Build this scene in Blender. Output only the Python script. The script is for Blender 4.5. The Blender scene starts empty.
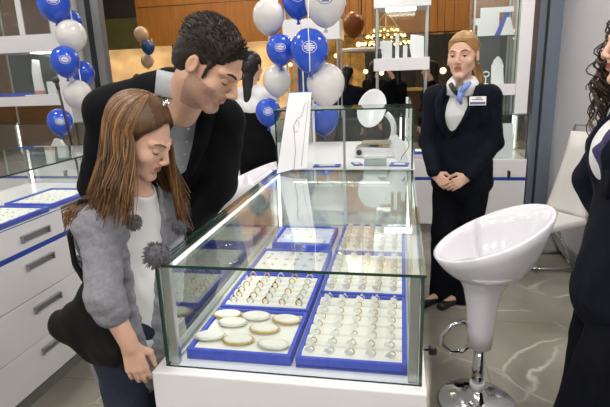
import bpy, bmesh, math, random
import numpy as np
from mathutils import Vector, Matrix
C = bpy.context.scene.collection
PI = math.pi
random.seed(7)
sc = bpy.context.scene
V = Vector

# ------------------------------------------------------------------ materials
def lin(c):
    if isinstance(c, str):
        c = [int(c[i:i+2], 16)/255 for i in (0, 2, 4)]
    return tuple((x/12.92 if x <= .04045 else ((x+.055)/1.055)**2.4) for x in c) + (1,)

def mat(name, col, rough=.5, metal=0., var=0., scale=20., bump=0., bscale=120., emit=0., coat=0., spec=.5, stretch=None, sss=0.):
    m = bpy.data.materials.new(name); m.use_nodes = True
    nt = m.node_tree; b = nt.nodes['Principled BSDF']
    c = lin(col)
    b.inputs['Base Color'].default_value = c
    b.inputs['Roughness'].default_value = rough
    b.inputs['Metallic'].default_value = metal
    b.inputs['Coat Weight'].default_value = coat
    b.inputs['Specular IOR Level'].default_value = spec
    if sss:
        b.inputs['Subsurface Weight'].default_value = sss
        b.inputs['Subsurface Radius'].default_value = (.01, .004, .002)
    if emit:
        b.inputs['Emission Color'].default_value = c
        b.inputs['Emission Strength'].default_value = emit
    if var or bump:
        tc = nt.nodes.new('ShaderNodeTexCoord')
        src = tc.outputs['Object']
        if stretch:
            mp = nt.nodes.new('ShaderNodeMapping'); mp.inputs['Scale'].default_value = stretch
            nt.links.new(src, mp.inputs[0]); src = mp.outputs[0]
    if var:
        n = nt.nodes.new('ShaderNodeTexNoise'); n.inputs['Scale'].default_value = scale; n.inputs['Detail'].default_value = 4
        r = nt.nodes.new('ShaderNodeValToRGB')
        r.color_ramp.elements[0].position = .3; r.color_ramp.elements[1].position = .7
        r.color_ramp.elements[0].color = tuple(max(0, x*(1-var)) for x in c[:3]) + (1,)
        r.color_ramp.elements[1].color = tuple(min(1, x*(1+var)) for x in c[:3]) + (1,)
        nt.links.new(src, n.inputs['Vector']); nt.links.new(n.outputs['Fac'], r.inputs[0])
        nt.links.new(r.outputs[0], b.inputs['Base Color'])
        if emit: nt.links.new(r.outputs[0], b.inputs['Emission Color'])
    if bump:
        n2 = nt.nodes.new('ShaderNodeTexNoise'); n2.inputs['Scale'].default_value = bscale; n2.inputs['Detail'].default_value = 3
        bp = nt.nodes.new('ShaderNodeBump'); bp.inputs['Strength'].default_value = bump; bp.inputs['Distance'].default_value = .004
        nt.links.new(src, n2.inputs['Vector']); nt.links.new(n2.outputs['Fac'], bp.inputs['Height'])
        nt.links.new(bp.outputs[0], b.inputs['Normal'])
    return m

def glass_mat(name, tint=(.93, .97, .95), base=.05, power=4.0, top=.9):
    m = bpy.data.materials.new(name); m.use_nodes = True
    nt = m.node_tree; nt.nodes.clear()
    out = nt.nodes.new('ShaderNodeOutputMaterial'); mx = nt.nodes.new('ShaderNodeMixShader')
    tr = nt.nodes.new('ShaderNodeBsdfTransparent'); gl = nt.nodes.new('ShaderNodeBsdfGlossy')
    gl.inputs['Roughness'].default_value = .01; gl.inputs['Color'].default_value = (.95, 1, .98, 1)
    tr.inputs['Color'].default_value = tint + (1,)
    lw = nt.nodes.new('ShaderNodeLayerWeight'); lw.inputs['Blend'].default_value = .5
    p = nt.nodes.new('ShaderNodeMath'); p.operation = 'POWER'; p.inputs[1].default_value = power
    s = nt.nodes.new('ShaderNodeMapRange'); s.inputs[3].default_value = base; s.inputs[4].default_value = top
    nt.links.new(lw.outputs['Facing'], p.inputs[0]); nt.links.new(p.outputs[0], s.inputs[0])
    nt.links.new(s.outputs[0], mx.inputs[0]); nt.links.new(tr.outputs[0], mx.inputs[1]); nt.links.new(gl.outputs[0], mx.inputs[2])
    nt.links.new(mx.outputs[0], out.inputs[0])
    return m

def marble_mat():
    m = bpy.data.materials.new('grey_marble_tiles'); m.use_nodes = True
    nt = m.node_tree; b = nt.nodes['Principled BSDF']; N = nt.nodes.new; L = nt.links.new
    tc = N('ShaderNodeTexCoord')
    n1 = N('ShaderNodeTexNoise'); n1.inputs['Scale'].default_value = 1.7; n1.inputs['Detail'].default_value = 6
    L(tc.outputs['Object'], n1.inputs['Vector'])
    r1 = N('ShaderNodeValToRGB'); r1.color_ramp.elements[0].position = .35; r1.color_ramp.elements[1].position = .7
    r1.color_ramp.elements[0].color = lin('7d796e'); r1.color_ramp.elements[1].color = lin('9c988c')
    L(n1.outputs['Fac'], r1.inputs[0])
    # veins: distorted voronoi cell borders
    mx = N('ShaderNodeMix'); mx.data_type = 'VECTOR'; mx.inputs[0].default_value = .22
    n2 = N('ShaderNodeTexNoise'); n2.inputs['Scale'].default_value = 2.2; n2.inputs['Detail'].default_value = 4
    L(tc.outputs['Object'], n2.inputs['Vector'])
    L(tc.outputs['Object'], mx.inputs[4]); L(n2.outputs['Color'], mx.inputs[5])
    vo = N('ShaderNodeTexVoronoi'); vo.feature = 'DISTANCE_TO_EDGE'; vo.inputs['Scale'].default_value = 2.3
    L(mx.outputs[1], vo.inputs['Vector'])
    n3 = N('ShaderNodeTexNoise'); n3.inputs['Scale'].default_value = 2.0
    L(tc.outputs['Object'], n3.inputs['Vector'])
    rv = N('ShaderNodeValToRGB'); rv.color_ramp.elements[0].position = 0.0; rv.color_ramp.elements[1].position = .022
    rv.color_ramp.elements[0].color = (1, 1, 1, 1); rv.color_ramp.elements[1].color = (0, 0, 0, 1)
    L(vo.outputs['Distance'], rv.inputs[0])
    rm = N('ShaderNodeValToRGB'); rm.color_ramp.elements[0].position = .46; rm.color_ramp.elements[1].position = .62
    L(n3.outputs['Fac'], rm.inputs[0])
    mu = N('ShaderNodeMath'); mu.operation = 'MULTIPLY'; L(rv.outputs[0], mu.inputs[0]); L(rm.outputs[0], mu.inputs[1])
    m2 = N('ShaderNodeMix'); m2.data_type = 'RGBA'; L(mu.outputs[0], m2.inputs[0]); L(r1.outputs[0], m2.inputs[6]); m2.inputs[7].default_value = lin('cfccc2')
    br = N('ShaderNodeTexBrick'); br.offset = 0; br.inputs['Scale'].default_value = 1; br.inputs['Brick Width'].default_value = .9; br.inputs['Row Height'].default_value = .9
    br.inputs['Mortar Size'].default_value = .0022; br.inputs['Color1'].default_value = (1, 1, 1, 1); br.inputs['Color2'].default_value = (1, 1, 1, 1); br.inputs['Mortar'].default_value = (.6, .6, .6, 1)
    L(tc.outputs['Object'], br.inputs['Vector'])
    m3 = N('ShaderNodeMix'); m3.data_type = 'RGBA'; m3.blend_type = 'MULTIPLY'; m3.inputs[0].default_value = 1
    L(m2.outputs[2], m3.inputs[6]); L(br.outputs[0], m3.inputs[7]); L(m3.outputs[2], b.inputs['Base Color'])
    b.inputs['Roughness'].default_value = .16
    return m

M = dict(
    white=mat('white_lacquer', 'eceaec', .22, coat=.3), white_matt=mat('white_matt', 'e6e4e6', .55),
    blue=mat('royal_blue_velvet', '3a4fc6', .75, var=.12, scale=60), stripe=mat('blue_stripe', '2446a8', .4),
    pad=mat('white_velvet_pad', 'efece6', .85, bump=.15, bscale=300),
    silver=mat('brushed_aluminium', 'b9bcbc', .32, .85), steel=mat('satin_steel', '9c9da0', .35, .6), chrome=mat('chrome', 'd6d8da', .07, 1.),
    edge=mat('green_glass_edge', '17402f', .15, spec=.6), led=mat('led_strip', 'fffdf6', .5, emit=2.2),
    glass=glass_mat('display_glass', (.965, .985, .975)), glass_top=glass_mat('thick_display_glass', (.96, .98, .97), .06, 3.4, .9),
    gold=mat('gold', 'd2ae5e', .3, .65), sring=mat('silver_metal', 'd8d4c6', .3, .55), stone=mat('clear_stone', 'e6eef0', .05, spec=.9),
    dstone=mat('dark_stone', '3a3d30', .1), tag=mat('paper_tag', 'f4f2ee', .8),
    plinth=mat('grey_plinth', '8f918c', .45), black=mat('black_plastic', '141416', .4), dgrey=mat('dark_grey', '3a3b3d', .5),
    skin=mat('skin', 'dbaf97', .5, var=.06, scale=25, sss=.03), skin_man=mat('skin_tan', 'd2a68c', .5, var=.07, scale=25, sss=.03),
    stubble=mat('stubbled_skin', 'b18c78', .6, var=.12, scale=160), lip=mat('lips', 'b0645a', .45), redlip=mat('red_lips', 'a85a50', .45),
    coat=mat('black_wool', '0e0e12', .9, var=.25, scale=180, bump=.2, spec=.15), navy=mat('navy_suit', '0d111e', .9, var=.2, scale=150, bump=.15, spec=.2),
    trouser=mat('dark_trousers', '0e1019', .9, var=.2, scale=150, spec=.15), jeans=mat('dark_jeans', '20263a', .85, var=.3, scale=200),
    grey_shirt=mat('grey_cotton', 'b0b4ba', .85, var=.08, scale=120, bump=.15), white_shirt=mat('white_cotton', 'e2e2e2', .85, bump=.25, bscale=30),
    knit=mat('grey_knit', '88888f', .95, var=.14, scale=90, bump=.5, bscale=220), fur=mat('grey_fur', '66656a', 1, var=.3, scale=120, bump=.8, bscale=200),
    bag=mat('dark_brown_leather', '100e0b', .75, var=.25, scale=12, bump=.4, bscale=45, spec=.25),
    hair_dark=mat('dark_brown_hair', '2a211b', .55, spec=.3), hair_dark2=mat('brown_hair', '3b2d22', .45), hair_black=mat('black_hair', '15110f', .4),
    hair_g1=mat('chestnut_hair', '573b23', .42), hair_g2=mat('light_brown_hair', '74502e', .42), hair_g3=mat('golden_hair', '9a7040', .42), hair_g4=mat('deep_brown_hair', '473120', .45),
    hair_b1=mat('blonde_hair', 'a07742', .45), hair_b2=mat('pale_blonde_hair', 'c69e60', .45), hair_b3=mat('dark_blonde_hair', '8a673c', .45),
    hair_c1=mat('curly_brown_hair', '3a2f25', .45), hair_c2=mat('curly_light_hair', '6a5a45', .45),
    eye=mat('eye_white', 'e4e0da', .2), iris=mat('eye_iris', '3a2a1e', .15), lash=mat('eyelash', '241a14', .6), brow=mat('eyebrow', '6e4f3a', .8),
    bal_blue=mat('blue_balloon', '2a56cc', .18, coat=.4), bal_white=mat('white_balloon', 'dcd9d6', .25, coat=.3),
    bal_beige=mat('beige_balloon', 'cdb295', .3), bal_reflection=mat('brown_balloon_reflection', '8a4a18', .35), bal_teal=mat('dark_blue_balloon', '1c4a86', .2),
    wood=mat('orange_wood_veneer', '9c6420', .55, var=.16, scale=3, stretch=(6, 1, .6)), wood_d=mat('dark_wood', '4a3220', .5, var=.2, scale=4, stretch=(6, 1, .6)),
    mall_dark=mat('dark_shopfront', '1d1b16', .5, var=.3, scale=2), olive=mat('olive_fascia', '4a4a24', .6, var=.15, scale=3),
    glow=mat('lit_shop_window', 'd9b078', .6, var=.35, scale=1.6, emit=.75), glow2=mat('lit_shop_interior', 'a67c3c', .6, var=.6, scale=3.5, emit=.45),
    bulb=mat('warm_bulb', 'ffdc9c', .5, emit=3.), cool=mat('white_lamp', 'fffaf0', .5, emit=4.),
    wall=mat('pale_grey_wall', 'c3c1c5', .6, var=.02, scale=4), column=mat('grey_column', 'b4b3b6', .5), bluegrey=mat('blue_grey_frame', '727c8a', .4),
    dframe=mat('dark_frame', '23262a', .4, .3), gframe=mat('grey_frame', '8b8d8f', .4, .5), ceil=mat('white_ceiling', 'e4e2de', .8),
    white_plastic=mat('white_gloss_plastic', 'e6e4ea', .12, coat=.6), white_leather=mat('white_leather', 'dddbd6', .45), acrylic=mat('frosted_acrylic', 'e4e6e8', .2, spec=.6),
    scale_top=mat('scale_plate', '8a8678', .35, .6), clear_grey=mat('grey_plastic', 'a9b2b6', .3), paper=mat('white_card', 'eeedef', .6), line=mat('grey_line', '8e8c98', .6),
    paleblue=mat('pale_blue_scarf', '7f96d8', .7), purple=mat('purple_scarf', '37305c', .7, var=.3, scale=60), badge_blue=mat('badge_blue', '5a6390', .5),
    brown_shop=mat('brown_showcase_back', '7a4c2c', .5, var=.2, scale=5), pink=mat('pink_print', 'c98a86', .7), marble=None)
M['marble'] = marble_mat()

# ------------------------------------------------------------------ mesh builder
class MB:
    def __init__(s): s.v = []; s.f = []; s.m = []; s.mi = 0; s.sm = []
    def add(s, vs, fs, smooth=False):
        o = len(s.v); s.v += [tuple(p) for p in vs]
        s.f += [tuple(i+o for i in f) for f in fs]; s.m += [s.mi]*len(fs); s.sm += [smooth]*len(fs)
        return s
    def box(s, x0, x1, y0, y1, z0, z1, bev=0., R=None, c=None):
        if bev:
            bm = bmesh.new(); bmesh.ops.create_cube(bm, size=1)
            for v in bm.verts: v.co = V((v.co.x*(x1-x0), v.co.y*(y1-y0), v.co.z*(z1-z0)))
            bmesh.ops.bevel(bm, geom=bm.edges[:], offset=bev, segments=2, affect='EDGES', profile=.5)
            bm.verts.index_update()
            vs = [v.co.copy() for v in bm.verts]; fs = [[v.index for v in f.verts] for f in bm.faces]; bm.free()
        else:
            a, b, d = (x1-x0)/2, (y1-y0)/2, (z1-z0)/2
            vs = [V((i*a, j*b, k*d)) for i in (-1, 1) for j in (-1, 1) for k in (-1, 1)]
            fs = [(0, 1, 3, 2), (4, 6, 7, 5), (0, 4, 5, 1), (2, 3, 7, 6), (0, 2, 6, 4), (1, 5, 7, 3)]
        o = V(((x0+x1)/2, (y0+y1)/2, (z0+z1)/2))
        if R is not None:
            vs = [R @ v for v in vs]
        return s.add([v+o for v in vs], fs)
    def tube(s, pts, r, n=8, closed=False, flat=None):
        pts = [V(p) for p in pts]; k = len(pts)
        rr = r if isinstance(r, (list, tuple)) else [r]*k
        vs = []; fs = []; prev = None
        for i, p in enumerate(pts):
            if closed: t = pts[(i+1) % k]-pts[i-1]
            else: t = pts[min(i+1, k-1)]-pts[max(i-1, 0)]
            if t.length < 1e-9: t = V((0, 0, 1))
            t.normalize()
            if prev is None:
                a = V((0, 0, 1)) if abs(t.z) < .9 else V((1, 0, 0))
                u = t.cross(a).normalized()
            else:
                u = prev-t*prev.dot(t)
                u = u.normalized() if u.length > 1e-6 else t.orthogonal().normalized()
            prev = u; w = t.cross(u)
            for j in range(n):
                a = 2*PI*j/n
                vs.append(p+u*math.cos(a)*rr[i]+w*math.sin(a)*rr[i])
        for i in range(k if closed else k-1):
            i2 = (i+1) % k
            for j in range(n):
                j2 = (j+1) % n
                fs.append((i*n+j, i*n+j2, i2*n+j2, i2*n+j))
        if not closed:
            fs.append(tuple(range(n-1, -1, -1))); fs.append(tuple((k-1)*n+j for j in range(n)))
        return s.add(vs, fs, n > 4 or k > 4)
    def lathe(s, prof, n=24, o=(0, 0, 0), R=None, sx=1., sy=1.):
        o = V(o); vs = []; fs = []; k = len(prof)
        for r, z in prof:
            for j in range(n):
                a = 2*PI*j/n; p = V((r*math.cos(a)*sx, r*math.sin(a)*sy, z))
                vs.append(o+(R @ p if R is not None else p))
        for i in range(k-1):
            for j in range(n):
                j2 = (j+1) % n; fs.append((i*n+j, i*n+j2, (i+1)*n+j2, (i+1)*n+j))
        if prof[0][0] > 1e-6: fs.append(tuple(range(n-1, -1, -1)))
        if prof[-1][0] > 1e-6: fs.append(tuple((k-1)*n+j for j in range(n)))
        return s.add(vs, fs, True)
    def ball(s, c, r, n=16, R=None):
        if not isinstance(r, (list, tuple)): r = (r, r, r)
        m = n//2; c = V(c); vs = []; fs = []
        for i in range(1, m):
            t = PI*i/m
            for j in range(n):
                a = 2*PI*j/n
                p = V((r[0]*math.sin(t)*math.cos(a), r[1]*math.sin(t)*math.sin(a), r[2]*math.cos(t)))
                vs.append(c+(R @ p if R is not None else p))
        for p in (V((0, 0, r[2])), V((0, 0, -r[2]))): vs.append(c+(R @ p if R is not None else p))
        for i in range(m-2):
            for j in range(n):
                j2 = (j+1) % n; fs.append((i*n+j, (i+1)*n+j, (i+1)*n+j2, i*n+j2))
        T = (m-1)*n
        for j in range(n):
            j2 = (j+1) % n; fs.append((T, j, j2)); fs.append((T+1, (m-2)*n+j2, (m-2)*n+j))
        return s.add(vs, fs, True)
    def prism(s, poly, o, u, w, t):
        """polygon (a,b) in the plane o + a*u + b*w, thickened by vector t (centred)"""
        o, u, w, t = V(o), V(u), V(w), V(t); n = len(poly)
        vs = [o+u*a+w*b-t*.5 for a, b in poly]+[o+u*a+w*b+t*.5 for a, b in poly]
        fs = [tuple(range(n-1, -1, -1)), tuple(range(n, 2*n))]
        fs += [(i, (i+1) % n, n+(i+1) % n, n+i) for i in range(n)]
        return s.add(vs, fs)
    def sheet(s, P, t, smooth=True, wrap=False):
        """P: grid of points (rows); thickened along vertex normals by t"""
        nr, nc = len(P), len(P[0]); P = [[V(p) for p in row] for row in P]
        N = []
        for i in range(nr):
            row = []
            for j in range(nc):
                a = P[min(i+1, nr-1)][j]-P[max(i-1, 0)][j]; b = (P[i][1]-P[i][nc-2]) if wrap and j in (0, nc-1) else P[i][min(j+1, nc-1)]-P[i][max(j-1, 0)]
                q = a.cross(b); row.append(q.normalized() if q.length > 1e-12 else V((0, 0, 1)))
            N.append(row)
        vs = [P[i][j]+N[i][j]*t/2 for i in range(nr) for j in range(nc)]+[P[i][j]-N[i][j]*t/2 for i in range(nr) for j in range(nc)]
        fs = []; K = nr*nc
        for i in range(nr-1):
            for j in range(nc-1):
                a, b, c, d = i*nc+j, i*nc+j+1, (i+1)*nc+j+1, (i+1)*nc+j
                fs.append((d, c, b, a)); fs.append((K+a, K+b, K+c, K+d))
        rim = [j for j in range(nc)]+[i*nc+nc-1 for i in range(1, nr)]+[(nr-1)*nc+j for j in range(nc-2, -1, -1)]+[i*nc for i in range(nr-2, 0, -1)]
        for a, b in zip(rim, rim[1:]+rim[:1]): fs.append((a, b, K+b, K+a))
        return s.add(vs, fs, smooth)

def off(o):
    t = V((0, 0, 0))
    while o: t += o.location; o = o.parent
    return t

def obj(name, mb, mats, parent=None, local=False):
    me = bpy.data.meshes.new(name)
    vs = mb.v
    loc = V((0, 0, 0))
    if not local:
        if parent: d = off(parent)
        else:
            xs = [p[0] for p in vs]; ys = [p[1] for p in vs]; zs = [p[2] for p in vs]
            d = loc = V(((min(xs)+max(xs))/2, (min(ys)+max(ys))/2, min(zs)))
        vs = [(p[0]-d.x, p[1]-d.y, p[2]-d.z) for p in vs]
    me.from_pydata(vs, [], mb.f)
    for m in (mats if isinstance(mats, (list, tuple)) else [mats]): me.materials.append(M[m] if isinstance(m, str) else m)
    me.polygons.foreach_set('material_index', mb.m); me.polygons.foreach_set('use_smooth', mb.sm)
    me.update()
    o = bpy.data.objects.new(name, me); C.objects.link(o); o.location = loc
    if parent: o.parent = parent
    return o

def tag(o, label, cat, group=None, kind=None):
    o['label'] = label; o['category'] = cat
    if group: o['group'] = group
    if kind: o['kind'] = kind
    return o
def thing(name, loc, label, cat, group=None):
    o = bpy.data.objects.new(name, None); C.objects.link(o); o.location = loc; o.empty_display_size = .05
    return tag(o, label, cat, group)
def struct(name, mb, mats):
    o = obj(name, mb, mats); o['kind'] = 'structure'; return o
def dup(o, loc=None, rot=None, label=None, group=None, parent=None):
    c = o.copy(); C.objects.link(c)
    if parent: c.parent = parent
    if loc is not None: c.location = loc
    if rot is not None: c.rotation_euler = rot
    if label: c['label'] = label
    if group: c['group'] = group
    for ch in list(o.children): dup(ch, parent=c)
    return c
def B(*a, **k): return MB().box(*a, **k)
def pane(parent, x0, x1, y0, y1, z0, z1, g='glass', name='glass_pane'):
    d = (x1-x0, y1-y0, z1-z0); ax = d.index(min(d))
    mb = MB().box(x0, x1, y0, y1, z0, z1)
    mb.m = [(0 if i//2 == ax else 1) for i in (0, 0, 2, 2, 4, 4)]
    mb.m = [0 if (i//2) == ax else 1 for i in range(6)]
    return obj(name, mb, [g, 'edge'], parent)

# ------------------------------------------------------------------ implicit bodies (smooth-blended primitives -> surface nets)
class SDF:
    def __init__(s, h): s.h = h; s.ops = []; s.amp = 0
    def _b(s, pts, r):
        P = np.array(pts, float); return P.min(0)-r, P.max(0)+r
    def cap(s, a, b, ra, rb=None, k=.015, sub=False, flat=None):
        rb = ra if rb is None else rb; a = np.array(a, float); b = np.array(b, float)
        s.ops.append(('c', a, b, ra, rb, k, sub, flat, s._b([a, b], max(ra, rb)))); return s
    def ell(s, c, r, R=None, k=.015, sub=False):
        c = np.array(c, float); r = np.array(r, float); R = np.eye(3) if R is None else np.array(R, float)
        s.ops.append(('e', c, r, R, None, k, sub, None, s._b([c], max(r)))); return s
    def loft(s, a, b, wa, wb, side, k=.02, end=None, sub=False):
        """elliptic tapered tube a->b; wa=(half width along side, half depth)"""
        a = np.array(a, float); b = np.array(b, float)
        s.ops.append(('l', a, b, wa, wb, k, sub, (np.array(side, float), end), s._b([a, b], max(max(wa), max(wb))))); return s
    def _d(s, op, P):
        t = op[0]
        if t == 'c':
            _, a, b, ra, rb, k, sub, flat, bb = op
            ab = b-a; q = P-a
            tt = np.clip((q@ab)/max(ab@ab, 1e-12), 0, 1)[..., None]
            e = q-tt*ab
            if flat is not None:
                n, f = flat; n = np.array(n, float); n = n/np.linalg.norm(n)
                e = e+n*((e@n)*(1/f-1))[..., None]
                return (np.sqrt((e*e).sum(-1))-(ra+(rb-ra)*tt[..., 0]))*max(f, .45)
            return np.sqrt((e*e).sum(-1))-(ra+(rb-ra)*tt[..., 0])
        if t == 'e':
            _, c, r, R = op[:4]
            q = (P-c)@R
            k0 = np.sqrt(((q/r)**2).sum(-1)); k1 = np.sqrt(((q/r**2)**2).sum(-1))+1e-9
            return k0*(k0-1)/k1
        _, a, b, wa, wb, k, sub, (side, end), bb = op
        ab = b-a; L = np.linalg.norm(ab); u = ab/max(L, 1e-9)
        side = side-u*(side@u); side = side/np.linalg.norm(side); fw = np.cross(side, u)
        q = P-a; z = q@u; tt = np.clip(z/L, 0, 1); ov = z-tt*L
        w = wa[0]+(wb[0]-wa[0])*tt; d = wa[1]+(wb[1]-wa[1])*tt; e = np.minimum(w, d) if end is None else end
        x = q@side; y = q@fw
        k0 = np.sqrt((x/w)**2+(y/d)**2+(ov/e)**2); k1 = np.sqrt((x/w**2)**2+(y/d**2)**2+(ov/e**2)**2)+1e-9
        return k0*(k0-1)/k1
    def noise(s, amp, f): s.amp = amp; s.freq = f; return s
    def mesh(s):
        h = s.h
        lo = np.min([o[8][0] for o in s.ops if not o[6]], 0)-3*h; hi = np.max([o[8][1] for o in s.ops if not o[6]], 0)+3*h
        n = np.ceil((hi-lo)/h).astype(int)+1
        F = np.full(n, .5, np.float32); ax = [lo[i]+h*np.arange(n[i]) for i in range(3)]
        for op in s.ops:
            k, sub, bb = op[5], op[6], op[8]; mg = k+2.5*h+.012
            i0 = np.clip(np.floor((bb[0]-mg-lo)/h).astype(int), 0, n); i1 = np.clip(np.ceil((bb[1]+mg-lo)/h).astype(int)+1, 0, n)
            if (i1 <= i0).any(): continue
            sl = tuple(slice(i0[i], i1[i]) for i in range(3))
            P = np.stack(np.meshgrid(*[ax[i][i0[i]:i1[i]] for i in range(3)], indexing='ij'), -1)
            d = s._d(op, P).astype(np.float32); f = F[sl]; k = max(k, 1e-4)
            if sub:
                d = -d; hh = np.maximum(k-np.abs(f-d), 0)/k; F[sl] = np.maximum(f, d)+hh*hh*k*.25
            else:
                hh = np.maximum(k-np.abs(f-d), 0)/k; F[sl] = np.minimum(f, d)-hh*hh*k*.25
        if s.amp:
            X, Y, Z = np.meshgrid(*ax, indexing='ij', sparse=True); fx, fy, fz = s.freq
            F = F+(s.amp*(np.sin(fx*X+fy*.4*Y+2*np.sin(fz*.37*Z))*np.sin(fz*Z+fx*.6*X+1.3*np.sin(fy*Y))+.6*np.sin(fy*1.3*Y+fz*.8*Z+.5*fx*X))).astype(np.float32)
        return surfnets(F, lo, h)

def surfnets(F, lo, h):
    S = F < 0
    c = np.zeros(np.array(S.shape)-1, np.uint8)
    for i in (0, 1):
        for j in (0, 1):
            for k in (0, 1): c += S[i:S.shape[0]-1+i, j:S.shape[1]-1+j, k:S.shape[2]-1+k]
    act = (c > 0) & (c < 8)
    ids = np.argwhere(act); idx = np.full(c.shape, -1, np.int32); idx[tuple(ids.T)] = np.arange(len(ids))
    acc = np.zeros((len(ids), 3)); cnt = np.zeros(len(ids))
    cor = [(i, j, k) for i in (0, 1) for j in (0, 1) for k in (0, 1)]
    val = {q: F[ids[:, 0]+q[0], ids[:, 1]+q[1], ids[:, 2]+q[2]] for q in cor}
    for a in cor:
        for d in range(3):
            if a[d]: continue
            b = list(a); b[d] = 1; b = tuple(b)
            m = (val[a] < 0) != (val[b] < 0)
            t = val[a]/np.where(m, val[a]-val[b], 1)
            p = np.array(a, float)[None]+np.eye(3)[d][None]*t[:, None]
            acc[m] += p[m]; cnt[m] += 1
    vs = lo+h*(ids+acc/cnt[:, None])
    quads = []
    for d in range(3):
        e, f = [(1, 2), (2, 0), (0, 1)][d]
        s0 = [slice(None)]*3; s1 = [slice(None)]*3; s0[d] = slice(0, -1); s1[d] = slice(1, None)
        df = S[tuple(s0)] != S[tuple(s1)]
        P = np.argwhere(df); P = P[(P[:, e] > 0) & (P[:, f] > 0) & (P[:, e] < c.shape[e]) & (P[:, f] < c.shape[f])]
        ins = S[tuple(P.T)]
        def g(de, df_):
            Q = P.copy(); Q[:, e] -= de; Q[:, f] -= df_; return idx[tuple(Q.T)]
        q = np.stack([g(1, 1), g(0, 1), g(0, 0), g(1, 0)], 1)
        q[~ins] = q[~ins][:, ::-1]; quads.append(q)
    return vs, np.concatenate(quads)

def sobj(name, S, mats, parent=None, mif=None, floor=None):
    vs, q = S.mesh()
    if floor is not None: vs[:, 2] = np.maximum(vs[:, 2], floor)
    mb = MB(); mb.v = vs.tolist(); mb.f = q.tolist(); mb.sm = [True]*len(q)
    mb.m = (mif(vs[q].mean(1)).astype(int).tolist() if mif else [0]*len(q))
    return obj(name, mb, mats, parent)
# ================================================================== the setting
struct('floor', B(-9.5, 3.2, -3, 16, -.05, 0), 'marble')
struct('ceiling', B(-5.2, 1.5, -3, 5.0, 3.05, 3.15), 'ceil')
struct('wall_right', B(1.36, 1.5, -3, 4.85, 0, 3.05), 'wall')
struct('baseboard_right', B(1.345, 1.36, -3, 4.85, 0, .07), 'plinth')
mb = B(1.17, 1.2, 4.85, 5.05, 0, 3.05); mb.box(1.2, 1.23, 4.87, 5.05, 0, 3.05); struct('trim_1', mb, 'bluegrey')
struct('trim_2', B(1.23, 1.25, 4.9, 5.05, 0, 3.05), 'dgrey')
struct('wall_column', B(1.25, 1.55, 4.85, 5.1, 0, 3.05), 'bluegrey')
struct('wall_left', B(-5.2, -5.1, -3, 5.0, 0, 3.05), 'wall')
struct('wall_behind', B(-5.2, 1.5, -3.1, -3, 0, 3.05), 'wall')
# shop front frame (glass shop front posts)
mb = B(-3.36, -3.27, 5.0, 5.1, 0, 3.05); struct('trim_3', mb, 'gframe')
struct('trim_4', B(-3.27, -3.21, 4.99, 5.08, 0, 3.05), 'dframe')
struct('trim_5', B(-3.21, -3.12, 5.0, 5.1, 0, 3.05), 'gframe')
# mall opposite: wood bulkhead, fascias, lit shop windows
YB = 14.
mb = B(-7.55, 3.2, YB, YB+.4, 2.5, 5.2)
for x in (-5.6, -3.7, -1.8, .1, 2.): pass
struct('wall_bulkhead', mb, 'wood')
struct('wall_mall', B(-12, 4.5, YB+1.2, YB+1.3, 0, 5.2), 'glow2')
struct('trim_fascia_upper', B(-9.4, -7.55, YB, YB+.3, 3.3, 5.2), 'mall_dark')
struct('trim_fascia_lower', B(-9.4, -7.55, YB-.05, YB+.3, 2.46, 3.3), 'olive')
struct('trim_joint', B(-7.5, 3.2, YB-.012, YB, 3.55, 3.57), 'wood_d')
struct('wall_shop', B(-9.4, -6.55, YB+.3, YB+.45, 0, 2.5), 'glow')
struct('wall_shop_middle', B(-6.3, -3.2, YB+.3, YB+.45, 0, 2.5), 'glow')
struct('wall_pier', B(-6.55, -6.3, YB, YB+.4, 0, 2.5), 'wood_d')
struct('wall_pier_right', B(-1.0, 3.2, YB+.3, YB+.45, 0, 2.45), 'mall_dark')
struct('wall_mall_left', B(-9.6, -9.4, 5.2, YB+1, 0, 5.2), 'wood_d')
struct('wall_mall_right', B(3.1, 3.2, 5.2, YB+1, 0, 5.2), 'wood_d')
struct('ceiling_mall', B(-9.6, 3.2, 5.2, YB+1, 5.2, 5.3), 'ceil')

# ================================================================== jewellery showcase in front (root at its foot)
X0, X1, Y0, Y1, ZB, ZT = -.667, .064, 1.18, 2.575, .68, 1.0
case = thing('display_case', ((X0+X1)/2, (Y0+Y1)/2, 0), 'white and glass jewellery showcase in the foreground holding blue trays', 'display case', 'glass showcases')
obj('plinth', B(X0+.02, X1-.02, Y0+.02, Y1, 0, .06), 'plinth', case)
obj('base_cabinet', B(X0-.03, X1+.012, Y0-.035, Y1+.005, .06, ZB, .004), 'white', case)
ob = obj
G = .008
pane(case, X0, X1, Y0, Y0+G, ZB, ZT-G, name='front_pane')
pane(case, X0, X0+G, Y0+G, Y1-G, ZB, ZT-G, name='side_pane')
pane(case, X1-G, X1, Y0+G, Y1-G, ZB, ZT-G, name='side_pane')
pane(case, X0, X1, Y1-G, Y1, ZB, ZT-G, name='back_pane')
pane(case, X0-.004, X1+.004, Y0-.004, Y1, ZT-G, ZT, 'glass_top', 'top_pane')
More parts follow.
